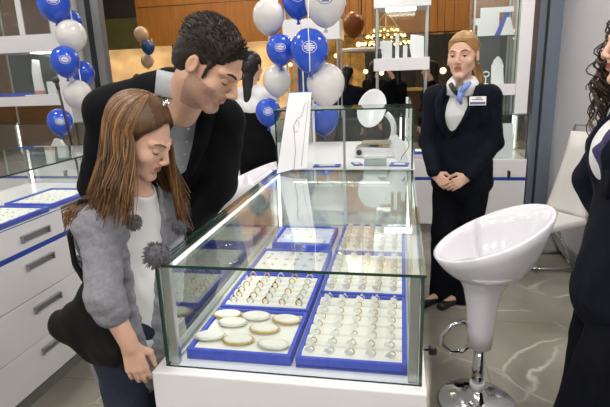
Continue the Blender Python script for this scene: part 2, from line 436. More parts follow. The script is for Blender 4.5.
# aluminium corner posts and rails just inside the panes
for x, y in ((X0+.010, Y0+.010), (X1-.036, Y0+.010)):
    p = obj('corner_post', B(x, x+.026, y, y+.022, ZB, ZT-G-.001, .003), 'silver', case)
for x in (X0+.010, X1-.030):
    p = obj('corner_post', B(x, x+.02, Y1-.03, Y1-.012, ZB, ZT-G-.001, .003), 'silver', case)
    l = obj('light_strip', B(x+.002, x+.018, Y1-.036, Y1-.030, ZB+.01, ZT-.03), 'led', p)
for x in (X0+.010, X1-.030):
    r = obj('top_rail', B(x, x+.02, Y0+.033, Y1-.031, ZT-G-.017, ZT-G-.001, .002), 'silver', case)
    b = obj('bottom_rail', B(x, x+.015, Y0+.033, Y1-.037, ZB, ZB+.012, .002), 'silver', case)
l = obj('light_strip', B(X0+.0302, X0+.036, Y0+.05, Y1-.05, ZT-G-.014, ZT-G-.004), 'led', case)
# black hinges and lock on the right pane
for y in (1.87, 1.99, 2.40, 2.47):
    k = MB().lathe([(0, 0), (.013, 0), (.013, .016), (.009, .02), (0, .02)], 12, (X1+.0005, y, .80), Matrix.Rotation(PI/2, 3, 'Y'))
    obj('hinge_knob', k, 'black', case)
kx = X1+.012
k = MB().lathe([(0, 0), (.008, 0), (.008, .01), (.004, .012), (.004, .03), (0, .03)], 12, (kx+.0005, 1.62, .53), Matrix.Rotation(PI/2, 3, 'Y'))
lk = obj('lock', k, 'chrome', case)
obj('key', B(kx+.0315, kx+.06, 1.606, 1.634, .515, .545, .006), 'black', lk)

# ================================================================== second glass case behind it
Ya, Yb, ZC = 2.59, 3.72, 1.32
c2 = thing('display_case', ((X0+X1)/2, (Ya+Yb)/2, 0), 'taller glass sales case directly behind the foreground showcase, scale standing inside', 'display case', 'glass showcases')
obj('base_cabinet', B(X0-.03, X1+.012, Ya, Yb, .06, .985, .003), 'white', c2)
obj('plinth', B(X0+.02, X1-.02, Ya, Yb-.02, 0, .06), 'plinth', c2)
obj('deck', B(X0-.03, X1+.012, Ya, Yb, .985, 1.0), 'white_matt', c2)
pane(c2, X0+.01, X1-.01, Ya, Ya+G, 1.0, ZC-G, name='front_pane')
pane(c2, X0, X0+G, Ya+.01, Yb, 1.0, ZC-G, name='side_pane')
pane(c2, X1-G, X1, Ya+.01, Yb, 1.0, ZC-G, name='side_pane')
pane(c2, X0, X1, Ya, Ya+.30, ZC-G, ZC, 'glass_top', 'top_pane')
for x in (X0+.012, X1-.03): obj('corner_post', B(x, x+.018, Yb-.03, Yb-.012, 1.0, ZC), 'white', c2)
obj('post', B(-.30, -.288, Ya+.012, Ya+.024, 1.0, ZC-.01), 'silver', c2)

# ================================================================== left counter along the aisle
lx = -1.68; LY0, LY1 = .15, 2.75
lc = thing('display_counter', (-2.0, 1.45, 0), 'long white drawer counter with blue stripe and glass top at the left', 'counter', 'drawer counters')
obj('plinth', B(-2.32, lx-.05, LY0, LY1, 0, .10), 'plinth', lc)
obj('carcass', B(-2.36, lx-.019, LY0, LY1, .10, .885), 'white', lc)
obj('stripe', B(lx-.018, lx-.002, LY0, LY1, .742, .764), 'stripe', lc)
ys = [LY0, 1.02, 1.45, 2.38, LY1]
ys = [LY0, 1.30-.0, 2.40, LY1]
for a, b in zip(ys, ys[1:]):
    for z0, z1 in ((.766, .883), (.533, .740), (.313, .529), (.102, .309)):
        d = obj('drawer', B(lx-.018, lx, a+.002, b-.002, z0, z1, .0015), 'white', lc)
        cy = (1.925 if a == 1.30 else (a+b)/2); zc = z0+(z1-z0)*(.45 if z1 > .8 else .72)
        hb = MB(); w = .09
        hb.box(lx+.0003, lx+.004, cy-w, cy+w, zc-.017, zc+.017)
        hb.box(lx+.004, lx+.018, cy-w, cy+w, zc+.011, zc+.017); hb.box(lx+.004, lx+.016, cy-w, cy-w+.005, zc-.017, zc+.011); hb.box(lx+.004, lx+.016, cy+w-.005, cy+w, zc-.017, zc+.011)
        obj('handle', hb, 'steel', d)
pane(lc, lx-.008, lx, LY0, LY1, .886, 1.112, name='front_pane')
pane(lc, -2.36, lx+.004, LY0, LY1, 1.112, 1.12, 'glass_top', 'top_pane')
pane(lc, -2.36, lx-.009, LY1-.008, LY1, .886, 1.112, name='side_pane')
for y in (1.83, LY1-.04):
    p = obj('corner_post', B(-2.34, -2.32, y, y+.02, .886, 1.11), 'silver', lc)
    obj('light_strip', B(-2.32, -2.314, y+.002, y+.018, .89, 1.10), 'led', p)

# ================================================================== row of back counters
def back_counter(xa, xb, label, y0=4.6, drawers=1):
    t = thing('display_counter', ((xa+xb)/2, y0+.3, 0), label, 'counter', 'back counters')
    obj('plinth', B(xa+.01, xb-.01, y0+.03, y0+.55, 0, .09), 'plinth', t)
    obj('carcass', B(xa, xb, y0+.018, y0+.6, .09, .71), 'white', t)
    obj('stripe', B(xa, xb, y0+.002, y0+.018, .52, .545), 'stripe', t)
    w = (xb-xa)/drawers
    for i in range(drawers):
        for z0, z1 in ((.548, .708), (.10, .517)):
            d = obj('drawer', B(xa+i*w+.002, xa+(i+1)*w-.002, y0, y0+.017, z0, z1, .002), 'white', t)
            if z0 < .3:
                cx = xa+(i+.5)*w; hb = MB().box(cx-.08, cx+.08, y0-.012, y0-.0005, z1-.075, z1-.045, .002)
                obj('handle', hb, 'steel', d)
            else:
                cx = xa+(i+.86)*w
                k = MB().lathe([(0, 0), (.012, 0), (.012, .012), (0, .012)], 10, (cx, y0-.0005, .60), Matrix.Rotation(PI/2, 3, 'X'))
                k.box(cx-.01, cx+.01, y0-.045, y0-.013, .55, .61)
                obj('lock', k, 'black', t)
    pane(t, xa+.004, xb-.004, y0+.03, y0+.036, .71, 1.094, name='front_pane')
    pane(t, xa+.004, xb-.004, y0+.03, y0+.6, 1.094, 1.102, 'glass_top', 'top_pane')
    for x in (xa+.004, xb-.01): pane(t, x, x+.006, y0+.037, y0+.59, .71, 1.094, name='side_pane')
    for x in (xa+.012, xb-.03):
        p = obj('corner_post', B(x, x+.018, y0+.57, y0+.59, .71, 1.094), 'silver', t)
        obj('light_strip', B(x+.001, x+.017, y0+.564, y0+.57, .72, 1.08), 'led', p)
    return t
back_counter(.03, 1.10, 'white drawer counter with glass top behind the blonde woman')
back_counter(-1.08, .02, 'white glass topped counter behind the middle balloon cluster')
back_counter(-2.2, -1.09, 'white glass topped counter behind the bending man')
back_counter(-3.31, -2.21, 'white glass topped counter beside the grey shop front post, left of the man')
back_counter(-4.5, -3.32, 'white glass topped drawer counter below the left glass tower')

# ================================================================== glass display towers on the back counters
def tower(xa, xb, y0, y1, bands, glass, posts, label, extra=None):
    t = thing('display_tower', ((xa+xb)/2, (y0+y1)/2, 1.103), label, 'display tower', 'glass display towers')
    for z0, z1 in bands: obj('band', B(xa-.01, xb+.01, y0-.01, y1+.01, z0, z1, .003), 'white', t)
    for z0, z1 in glass:
        pane(t, xa, xb, y0, y0+.006, z0, z1, name='front_pane'); pane(t, xa, xb, y1-.006, y1, z0, z1, name='back_pane')
        pane(t, xa, xa+.006, y0+.007, y1-.007, z0, z1, name='side_pane'); pane(t, xb-.006, xb, y0+.007, y1-.007, z0, z1, name='side_pane')
    for x, y in ((xa+.008, y0+.008), (xb-.022, y0+.008), (xa+.008, y1-.022), (xb-.022, y1-.022)):
        for z0, z1 in posts: obj('post', B(x, x+.014, y, y+.014, z0, z1), 'silver', t)
    return t
T1 = tower(-.24, .235, 4.72, 5.05, ((1.51, 1.62), (2.05, 2.3)), ((1.621, 2.049),), ((1.103, 1.509), (1.62, 2.05)), 'glass display box between white bands beside the chandelier, centre of the back row')
l = obj('lamp_panel', B(-.15, .12, 4.78, 4.98, 2.043, 2.049), 'cool', T1)
T2 = tower(.60, .975, 4.72, 5.05, ((1.265, 1.36), (2.3, 2.5)), ((1.361, 2.299), (1.104, 1.264)), ((1.103, 1.264), (1.36, 2.3)), 'tall glass tower with shelf behind the blonde woman')
pane(T2, .608, .967, 4.73, 5.04, 1.765, 1.773, name='shelf')
obj('side_panel', B(.986, 1.09, 4.70, 5.06, 1.104, 2.6), 'white', T2)
T3 = tower(-1.08, -.57, 4.72, 5.05, ((1.81, 2.0),), ((2.001, 2.5),), ((1.103, 1.809), (2.0, 2.5)), 'glass tower with white band behind the middle balloon cluster')
obj('back_panel', B(-1.03, -.86, 5.051, 5.06, 1.15, 1.8), 'bal_teal', T3)
T4 = tower(-4.35, -3.50, 4.72, 5.05, ((1.285, 1.385), (1.83, 2.0)), ((1.386, 1.829), (2.001, 2.6)), ((1.103, 1.284), (1.385, 1.83), (2.0, 2.6)), 'large glass tower with white bands at the left edge')
obj('side_panel', B(-3.488, -3.385, 4.70, 5.06, 1.104, 2.75), 'white', T4)
obj('mullion', B(-3.86, -3.80, 4.71, 4.72, 2.002, 2.6), 'white', T4)
obj('back_panel', B(-4.3, -3.53, 5.052, 5.06, 2.0, 2.6), 'brown_shop', T4)
obj('added_dark_sheet', B(-4.33, -3.52, 5.052, 5.06, 1.387, 1.828), 'mall_dark', T4)  # dark sheet added to imitate the dim view through the glass
obj('lamp_panel', B(-3.85, -3.62, 4.80, 4.95, 1.822, 1.829), 'cool', T4)
# ================================================================== trays and jewellery in the foreground showcase
def tray(xa, xb, ya, yb, label, z=ZB, h=.034, group='blue trays in the showcase', rolls=None, along='x'):
    """blue velvet tray with a white pad; rolls = number of padded ridges"""
    t = thing('jewellery_tray', ((xa+xb)/2, (ya+yb)/2, z), label, 'jewellery tray', group)
    e = .013; mb = MB()
    mb.box(xa, xb, ya, yb, z+.0005, z+.012, .002)
    for a, b, c, d in ((xa, xb, ya, ya+e), (xa, xb, yb-e, yb), (xa, xa+e, ya+e*.5, yb-e*.5), (xb-e, xb, ya+e*.5, yb-e*.5)):
        mb.box(a, b, c, d, z+.004, z+h, .003)
    obj('frame', mb, 'blue', t)
    pb = MB(); a, b, c, d = xa+e+.001, xb-e-.001, ya+e+.001, yb-e-.001
    if rolls:
        pb.box(a, b, c, d, z+.0125, z+.019)
        w = (d-c)/rolls
        for i in range(rolls):
            y = c+w*(i+.5)
            pts = [(a, y-w*.46), (a, y+w*.46)]
            prof = [(-w*.46, .019), (-w*.40, h-.006), (-w*.25, h-.001), (w*.25, h-.001), (w*.40, h-.006), (w*.46, .019)]
            pb.prism([(p, q) for p, q in prof], ((a+b)/2, y, z), (0, 1, 0), (0, 0, 1), (b-a, 0, 0))
    else:
        pb.box(a, b, c, d, z+.0125, z+h-.008, .002)
    obj('pad', pb, 'pad', t)
    return t

def ring(r=.0092, loc=(0, 0, 0), stone='stone', metal='gold', tagged=False, label='', group='', w=.0016):
    t = thing('ring', (0, 0, 0), label, 'ring', group)
    mb = MB(); pts = [(r*math.cos(a), 0, r*math.sin(a)) for a in [2*PI*i/14 for i in range(14)]]
    mb.tube(pts, w, 6, True)
    obj('band', mb, metal, t, True)
    s = MB().lathe([(0, .0062), (.0026, .0056), (.0042, .0035), (0, -.001)], 8, (0, 0, r))
    s.lathe([(.0012, -.0005), (.0042, .003), (.0046, .003), (.0016, -.0012)], 8, (0, 0, r))
    obj('stone', s, stone, t, True)
    if tagged:
        g = MB().box(-.018, .004, -.0105, -.0098, -.005, .009, R=Matrix.Rotation(.5, 3, 'Y')); obj('price_tag', g, 'tag', t, True)
    t.location = loc
    return t

H1 = .034
rng = random.Random(3)
# front right: five columns by six rows of tagged rings
def ring_grid(xa, xb, ya, yb, nx, ny, protos, label, group, skip=0, zr=.0, z0=ZB):
    n = 0
    for i in range(nx):
        for j in range(ny):
            if rng.random() < skip: continue
            p = protos[rng.randrange(len(protos))]
            x = xa+(xb-xa)*(i+.5)/nx+rng.uniform(-.003, .003); y = ya+(yb-ya)*(j+.5)/ny
            o = dup(p, (x, y, z0+H1+.007+zr), (rng.uniform(-.25, .1), 0, rng.uniform(-.35, .35)), label, group); n += 1
    return n
pr_t = [ring(tagged=True), ring(metal='sring', tagged=True, stone='stone'), ring(r=.0085, tagged=True)]
pr_b = [ring(r=.0115, w=.0024), ring(r=.0118, w=.0028, metal='sring', stone='dstone'), ring(r=.0115, w=.0026, stone='dstone'), ring(r=.011, w=.0024, metal='sring')]
TR = [(-.288, .026, 1.222, 1.655, 'blue tray with tagged rings at the front right of the showcase', 6),
      (-.288, .026, 1.668, 2.095, 'blue tray of rings behind the front right tray', 6),
      (-.288, .026, 2.108, 2.535, 'farthest right blue tray of rings', 6),
      (-.622, -.302, 1.225, 1.500, 'blue tray with bracelets at the front left of the showcase', 0),
      (-.622, -.302, 1.513, 1.815, 'blue tray of thick rings behind the bracelet tray', 6),
      (-.622, -.302, 1.828, 2.115, 'blue tray with small scattered earrings behind the thick ring tray', 0),
      (-.610, -.318, 2.20, 2.48, 'farthest left blue tray with earrings', 0)]
for a, b, c, d, lab, ro in TR: tray(a, b, c, d, lab, rolls=ro or None)
ring_grid(-.274, .012, 1.236, 1.641, 5, 8, pr_t, 'small tagged ring in the front right blue tray', 'rings in the front right tray')
ring_grid(-.274, .012, 1.682, 2.081, 5, 8, pr_t, 'small ring in the second right blue tray', 'rings in the second right tray')
ring_grid(-.274, .012, 2.122, 2.521, 5, 7, pr_t, 'small ring in the farthest right blue tray', 'rings in the farthest right tray')
ring_grid(-.608, -.316, 1.527, 1.801, 5, 6, pr_b, 'thick ring in the blue tray behind the bracelets', 'thick rings in the left tray')
# earrings
def earring(metal, label, group):
    t = thing('earring', (0, 0, 0), label, 'earring', group)
    obj('hoop', MB().tube([(.006*math.cos(a), .006*math.sin(a), .0016) for a in [2*PI*i/10 for i in range(10)]], .0013, 5, True), metal, t, True)
    obj('stone', MB().ball((0, -.009, .0028), .0034, 8), 'stone', t, True)
    return t
er = [earring('gold', '', ''), earring('sring', '', '')]
def scatter(a, b, c, d, nx, ny, z, label, group, skip=.15, sc_=1.):
    for i in range(nx):
        for j in range(ny):
            if rng.random() < skip: continue
            dup(er[rng.randrange(2)], (a+(b-a)*(i+.5)/nx+rng.uniform(-.008, .008), c+(d-c)*(j+.5)/ny+rng.uniform(-.008, .008), z), (0, 0, rng.uniform(0, 6)), label, group).scale = (sc_,)*3
zp = ZB+H1-.008
scatter(-.605, -.319, 1.845, 2.10, 6, 4, zp, 'tiny earring in the third left blue tray', 'earrings in the third left tray')
scatter(-.592, -.336, 2.22, 2.46, 6, 4, zp, 'tiny earring in the farthest left blue tray', 'earrings in the farthest left tray')
# bracelets on oval white cushions
def bracelet(metal):
    t = thing('bracelet', (0, 0, 0), '', 'bracelet')
    pts = [(.048*math.cos(a), .029*math.sin(a), .0085) for a in [2*PI*i/28 for i in range(28)]]
    obj('band', MB().tube(pts, .0032, 6, True), metal, t, True)
    cl = MB().ball((.0475, -.004, .0085), (.004, .0045, .0036), 8); obj('clasp', cl, 'sring', t, True)
    return t
def cushion():
    mb = MB().lathe([(0, .0165), (.6, .016), (.88, .0135), (.94, .011), (.90, .0085), (.94, .006), (.88, .001), (0, 0)], 28, sx=.048, sy=.029)
    return tag(obj('bracelet_cushion', mb, 'pad', None, True), '', 'cushion')
br = [bracelet('gold'), bracelet('sring')]; cu = cushion()
BR = [(-.572, 1.452, .1, 'back row, leftmost'), (-.470, 1.452, .0, 'back row, middle'), (-.362, 1.440, -.12, 'back row, rightmost'),
      (-.535, 1.400, .05, 'middle row, left'), (-.420, 1.372, .0, 'middle row, right'),
      (-.578, 1.308, .2, 'front row, leftmost'), (-.482, 1.296, .05, 'front row, middle'), (-.368, 1.284, -.1, 'front row, rightmost')]
for i, (x, y, a, w) in enumerate(BR):
    dup(br[(i*3) % 2], (x, y, zp), (0, 0, a), 'slim bracelet on an oval white cushion in the bracelet tray, '+w, 'bracelets')
    dup(cu, (x, y, zp+.0003), (0, 0, a), 'oval white cushion under a bracelet in the bracelet tray, '+w, 'bracelet cushions')
def kill(o):
    for c in list(o.children): kill(c)
    bpy.data.objects.remove(o)
for o in pr_t+pr_b+br+[cu]: kill(o)

# left counter trays
LT = [(-1.985, -1.705, 1.42, 1.74, 'blue edged white tray in the left counter, nearest the camera'), (-1.985, -1.705, 1.76, 2.08, 'blue edged white tray in the left counter, middle one'), (-2.0, -1.72, 2.12, 2.48, 'blue edged white tray in the left counter beside the girl')]
for a, b, c, d, lab in LT:
    tray(a, b, c, d, lab, z=.886, h=.026, group='trays in the left counter')
for (a, b, c, d, lab), g in zip(LT, ('nearest', 'middle', 'farthest')):
    scatter(a+.015, b-.015, c+.015, d-.015, 6, 5, .886+.018, 'tiny gold or silver earring in the %s tray of the left counter' % g, 'earrings in the %s left counter tray' % g, .1, .72)
for o in er: kill(o)

# ================================================================== things on the showcases
# leaning necklace board
bd = thing('necklace_board', (-.55, 2.53, 1.0), 'tall white necklace board with blue edge leaning on the glass', 'display board')
o_, u_, w_ = V((-.632, 2.45, 1.002)), V((1, .10, 0)).normalized(), V((.045, .11, .41)).normalized(); nrm = u_.cross(w_).normalized()
poly = [(0, 0), (.085, .022), (.155, .028), (.132, .425), (.015, .425)]
obj('panel', MB().prism(poly, o_, u_, w_, nrm*.006), 'paper', bd)
eb = MB()
for (a, b), (c, d) in zip(poly[-1:]+poly[:2], poly[:2]+[(.085, .022)]): pass
P2 = [o_+u_*a+w_*b for a, b in poly]
eb.tube([P2[3], P2[4]], .0036, 6); eb.tube([P2[4], P2[0]], .0032, 6); eb.tube([P2[0], P2[1]], .0036, 6)
obj('edge_trim', eb, 'stripe', bd)
sh = [(.088, .024), (.086, .12), (.070, .20), (.062, .255), (.074, .285), (.096, .30), (.104, .36), (.112, .375)]
ol = MB(); ol.tube([o_+u_*a+w_*b+nrm*.0045 for a, b in sh], .0012, 5)
ol.tube([o_+u_*(.075+.014*math.cos(t))+w_*(.245+.03*math.sin(t))+nrm*.0045 for t in [i*.5 for i in range(12)]], .0011, 5)
ol.tube([o_+u_*a+w_*b+nrm*.0045 for a, b in ((.125, .04), (.122, .38))], .0010, 5)
obj('outline', ol, 'line', bd)
# weighing scale
s = thing('weighing_scale', (-.13, 3.07, 1.0), 'white electronic weighing scale with grey plate inside the rear glass case', 'scale')
mb = MB().prism([(-.14, .004), (.15, .004), (.152, .018), (.10, .055), (-.10, .062), (-.142, .05)], (-.13, 3.07, 1.0), (1, 0, 0), (0, 0, 1), (0, .2, 0))
obj('body', mb, 'white_plastic', s)
obj('pan_support', MB().lathe([(.03, 0), (.03, .014)], 16, (-.16, 3.07, 1.06)), 'dgrey', s)
obj('plate', B(-.235, -.06, 2.99, 3.15, 1.0745, 1.084, .003), 'scale_top', s)
obj('knob', MB().lathe([(0, 0), (.017, 0), (.017, .012), (0, .014)], 14, (-.245, 2.9695, 1.033), Matrix.Rotation(PI/2, 3, 'X')), 'black', s)
mb = B(0, 0, 0, 0, 0, 0); obj('foot', MB().lathe([(.012, 0), (.012, .004)], 10, (-.24, 3.0, 1.0)).lathe([(.012, 0), (.012, .004)], 10, (-.02, 3.0, 1.0)).lathe([(.012, 0), (.012, .004)], 10, (-.02, 3.14, 1.0)), 'black', s)
# grey clear box in front of the scale
bx = thing('plastic_box', (-.135, 2.72, 1.0), 'small grey translucent box in front of the weighing scale', 'box')
obj('body', B(-.195, -.075, 2.68, 2.77, 1.0005, 1.042, .004), 'clear_grey', bx)
obj('lid', B(-.20, -.07, 2.675, 2.775, 1.0425, 1.06, .004), 'acrylic', bx)
# white oval disc on curved stem
vm = thing('display_stand', (-.06, 3.33, 1.0), 'white oval disc on a curved white stem rising behind the scale', 'display stand')
R_ = Matrix.Rotation(.35, 3, 'Z') @ Matrix.Rotation(1.25, 3, 'X') @ Matrix.Rotation(-.45, 3, 'Z')
disc = MB().lathe([(0, -.012), (.6, -.010), (.92, -.004), (1, .004), (.98, .007), (.9, .002), (0, -.004)], 32, (-.185, 3.24, 1.275), R_, .092, .132)
obj('disc', disc, 'acrylic', vm)
st = []
for i in range(13):
    t = i/12; a = -1.1+t*2.2
    st.append((-.15+.105*math.cos(a*.95), 3.34, 1.125+.12*math.sin(a)))
mb = MB()
mb.tube(st, .019, 12); obj('stem', mb, 'acrylic', vm)
obj('base', B(-.19, -.02, 3.27, 3.40, 1.0005, 1.013, .004), 'acrylic', vm)
# flat blue cards on the deck, white folded card with cable
for i, (x, y, w, d, a, lab) in enumerate(((-.40, 2.68, .15, .075, .05, 'flat blue card on the rear case deck beside the necklace board'), (-.005, 2.72, .10, .10, -.1, 'flat blue card on the rear case deck right of the grey box'), (-.24, 2.74, .05, .09, .3, 'small blue card on the rear case deck left of the grey box'))):
    R = Matrix.Rotation(a, 3, 'Z'); t = MB().box(x-w/2, x+w/2, y-d/2, y+d/2, 1.0005, 1.006, R=R)
    t.mi = 1; t.box(x-w*.3, x+w*.3, y-d*.2, y+d*.25, 1.0062, 1.007, R=R); tag(obj('card', t, ['stripe', 'paper']), lab, 'card', 'blue cards on the rear case')
fc = thing('folded_card', (.10, 2.62, 1.0), 'white standing card with black cord at the right rear of the showcases', 'card')
fc.location = (.02, 2.86, 1.0)
obj('card', MB().prism([(0, 0), (.07, 0), (.06, .10), (.02, .15), (-.01, .14)], (-.025, 2.86, 1.0005), (1, .1, 0), (-.12, 0, 1), (0, .006, 0)), 'paper', fc)
obj('cord', MB().tube([(.025+.022*math.sin(t*.9), 2.84, 1.14-.026*t) for t in [i*.4 for i in range(14)]], .002, 6), 'black', fc)

# ================================================================== bar stool in front
def seat_shell(R, c, s=1.):
    """moulded bucket seat: shallow lip in front (+y local), high back (-y)"""
    n, m = 36, 9; P = []
    for i in range(m+1):
        row = []; t = i/m
        for j in range(n+1):
            a = 2*PI*j/n
            x = .205*math.cos(a); y = .25*math.sin(a)
            rim = .225-.105*math.sin(a)
            r = (.10+.90*t**.8) if t > 0 else .02
            z = rim*t**2.4*(.92+.08*t)
            row.append(V(c)+R @ V((x*r*s, y*r*s, z*s)))
        P.append(row)
    return P
def stool(x, y, rz, zseat, label, group):
    t = thing('bar_stool', (x, y, 0), label, 'stool', group)
    R = Matrix.Rotation(rz, 3, 'Z')
    c = V((x, y, zseat-.12))
    obj('seat', MB().sheet(seat_shell(R, c+R @ V((0, -.03, .0)), .95), .016, True, True), 'white_plastic', t)
    obj('seat_stem', MB().lathe([(.052, -.32), (.058, -.24), (.066, -.12), (.082, -.04), (.112, .02), (.15, .052), (.0, .06)], 28, c), 'white_plastic', t)
    obj('column', MB().lathe([(.026, .025), (.026, c.z-.315)], 20, (x, y, 0)), 'chrome', t)
    obj('collar', MB().lathe([(.033, 0), (.033, .03), (.028, .035), (.028, 0)], 20, (x, y, .082)), 'white_plastic', t)
    obj('base', MB().lathe([(.0, .001), (.172, .001), (.177, .006), (.165, .016), (.10, .030), (.05, .045), (.036, .075), (.027, .08), (0, .08)], 40, (x, y, 0)), 'chrome', t)
    z = .345
    fr = [(-.022, z+.0, 0), (-.045, z+.05, 0), (-.10, z+.055, 0), (-.165, z+.01, .0), (-.185, z-.045, 0), (-.15, z-.085, 0), (-.085, z-.085, 0), (-.02, z-.02, 0)]
    fr = [(-.015, .03), (-.075, .115), (-.125, .10), (-.165, .03), (-.165, -.03), (-.125, -.09), (-.075, -.10), (-.015, -.03)]
    pts = [V((x, y, z))+V((p*1.02, 0, q*.68))+V((0, -abs(p)*.35, 0)) for p, q in fr]
    obj('footrest', MB().tube(pts, .0095, 10), 'chrome', t)
    return t
stool(.358, 2.08, 1.80, .735, 'glossy white bar stool with chrome column right of the showcase', 'white bar stools')
stool(-1.02, 3.0, 1.9, .76, 'glossy white bar stool half hidden behind the bending man', 'white bar stools')

# white high-backed chair at the right wall
ch = thing('bar_chair', (1.1, 3.95, 0), 'white chair with tall narrow back and metal handle at the right wall', 'chair')
R = Matrix.Rotation(.62, 3, 'Z'); c0 = V((1.215, 3.82, -.03))
prof = [(-.02, .45), (.0, .50), (.015, .60), (.04, .75), (.075, .92), (.10, 1.06)]
P_ = []
for i, (px_, pz_) in enumerate(prof):
    hw = [.17, .16, .14, .115, .098, .09][i]
    P_.append([c0+R @ V((px_+.02*(1-abs(q)), q*hw, pz_)) for q in (-1, -.5, 0, .5, 1)])
obj('backrest', MB().sheet(P_, .045), 'white_leather', ch)
hb = MB().tube([c0+R @ V((.10, -.085, 1.055)), c0+R @ V((.112, -.08, 1.11)), c0+R @ V((.112, .08, 1.11)), c0+R @ V((.10, .085, 1.055))], .011, 8)
obj('handle', hb, 'steel', ch)
mb = MB().box(c0.x-.22-.21, c0.x-.22+.19, c0.y-.2, c0.y+.2, .395, .45, .02)
vs = [c0+R @ (V(p)-c0) for p in mb.v]; mb.v = [tuple(p) for p in vs]
obj('seat', mb, 'white_leather', ch)
fr = MB()
a = [(-.42, -.2), (.08, -.2), (.08, .2), (-.42, .2)]
R2 = Matrix.Rotation(0., 3, 'Z')
fb = [V((.90, 3.76, .014)), V((1.30, 3.76, .014)), V((1.31, 4.15, .014)), V((1.05, 4.14, .014)), V((.88, 4.12, .014))]
fr.tube([V((.86, 3.76, .014)), V((1.30, 3.76, .014))], .013, 10); fr.tube([V((.90, 4.14, .014)), V((1.31, 4.14, .014))], .013, 10); fr.tube([V((1.30, 3.76, .014)), V((1.31, 4.14, .014))], .013, 10)
fr.tube([V((1.29, 3.78, .014)), V((1.15, 3.92, .39))], .012, 8); fr.tube([V((1.29, 4.13, .014)), V((1.10, 4.08, .39))], .012, 8)
obj('base_frame', fr, 'chrome', ch)
# hard white folded panel beside it
# ================================================================== people
A = lambda *p: np.array(p, float)
def unit(v): v = np.array(v, float); return v/np.linalg.norm(v)
def frame(fwd, up=(0, 0, 1)):
    y = unit(fwd); x = unit(np.cross(y, up)); z = np.cross(x, y); return np.stack([x, y, z], 1)

class Head:
    def __init__(s, c, fwd, sc_=1., up=(0, 0, 1)): s.c = A(*c); s.R = frame(fwd, up); s.s = sc_
    def p(s, *q): return s.c+s.R @ (A(*q)*s.s)
    def loc(s, P): return ((P-s.c)@s.R)/s.s
def head_ops(S, H, female=False):
    p, s, R = H.p, H.s, H.R
    E = lambda c, r, k=.012, sub=False: S.ell(p(*c), A(*r)*s, R, k*s, sub)
    K = lambda a, b, ra, rb, k=.008, sub=False: S.cap(p(*a), p(*b), ra*s, rb*s, k*s, sub)
    E((0, -.020, .038), (.074, .094, .083))
    E((0, .022, -.010), (.065 if female else .062, .068, .085), .02)
    E((0, .028, -.060), (.051 if female else .053, .055, .048), .02)
    K((.046, -.01, -.055), (.014, .066, -.100), .018, .016 if not female else .013, .02)
    K((-.046, -.01, -.055), (-.014, .066, -.100), .018, .016 if not female else .013, .02)
    K((-.010, .072, -.102), (.010, .072, -.102), .014, .014, .012)
    for q in (-1, 1):
        E((q*.040, .055, -.028), (.025, .025, .024), .015)
        E((q*.032, .098, .000), (.019, .015, .013), .012, True)
        K((q*.048, .066, .022), (q*.014, .086, .020), .008 if female else .010, .008 if female else .010, .010)
        E((q*.077, -.012, -.008), (.008, .018, .028), .004)
        E((q*.083, -.008, -.006), (.005, .010, .020), .003, True)
        E((q*.0115, .100, -.034), (.008, .010, .007), .004)
    K((0, .084, .014), (0, .112 if not female else .107, -.027), .0085, .0105 if not female else .009, .008)
    K((-.019, .080, -.0555), (.019, .080, -.0555), .007, .007, .006); K((-.006, .089, -.0545), (.006, .089, -.0545), .006, .006, .005)
    K((-.014, .084, -.068), (.014, .084, -.068), .0075, .0075, .006)
    K((-.022, .094, -.0615), (.022, .094, -.0615), .0025, .0025, .002, True)
def eyes(H, root, gaze='open', brow='brow', lid='skin', browh=.028):
    """eyeballs, lids, lashes and brows as parts of the person"""
    for q in (-1, 1):
        c = H.p(q*.031, .0705, .0005); r = .0125*H.s
        mb = MB().ball(c, r, 14); mb.mi = 1; g = (.15 if gaze == 'open' else -.5)
        d = H.R @ unit((0, 1, g if gaze != 'open' else -.05)); mb.ball(c+d*r*.42, r*.66, 12)
        obj('eye', mb, ['eye', 'iris'], root)
        mb = MB()
        def sp(az, el, rr): return V(c+H.R @ (A(math.sin(az)*math.cos(el), math.cos(az)*math.cos(el), math.sin(el))*rr*H.s))
        e0 = .22 if gaze == 'open' else -.42
        mb.sheet([[sp(az, e0*math.cos(az*1.1)+(1.45-e0*math.cos(az*1.1))*i/5, .0142) for az in [(-1.3+2.6*j/10) for j in range(11)]] for i in range(6)], .0012*H.s)
        mb.sheet([[sp(az, -(.48 if gaze == 'open' else .55)*math.cos(az*1.1)-(.9)*i/4, .0139) for az in [(-1.2+2.4*j/10) for j in range(11)]] for i in range(5)], .0012*H.s)
        obj('eyelid', mb, lid, root)
        mb = MB().tube([sp(az, e0*math.cos(az*1.1)-.02, .0150) for az in [(-1.15+2.3*j/10) for j in range(11)]], [(.0008+(.0016 if gaze == 'open' else .0010)*math.sin(PI*j/10))*H.s for j in range(11)], 6)
        obj('eyelash', mb, 'lash', root)
        mb = MB().tube([H.p(q*.012, .0945, browh-.006), H.p(q*.022, .0935, browh), H.p(q*.036, .086, browh+.004), H.p(q*.050, .071, browh-.003)], [.0022*H.s, .0036*H.s, .0032*H.s, .0012*H.s], 8)
        obj('eyebrow', mb, brow, root)

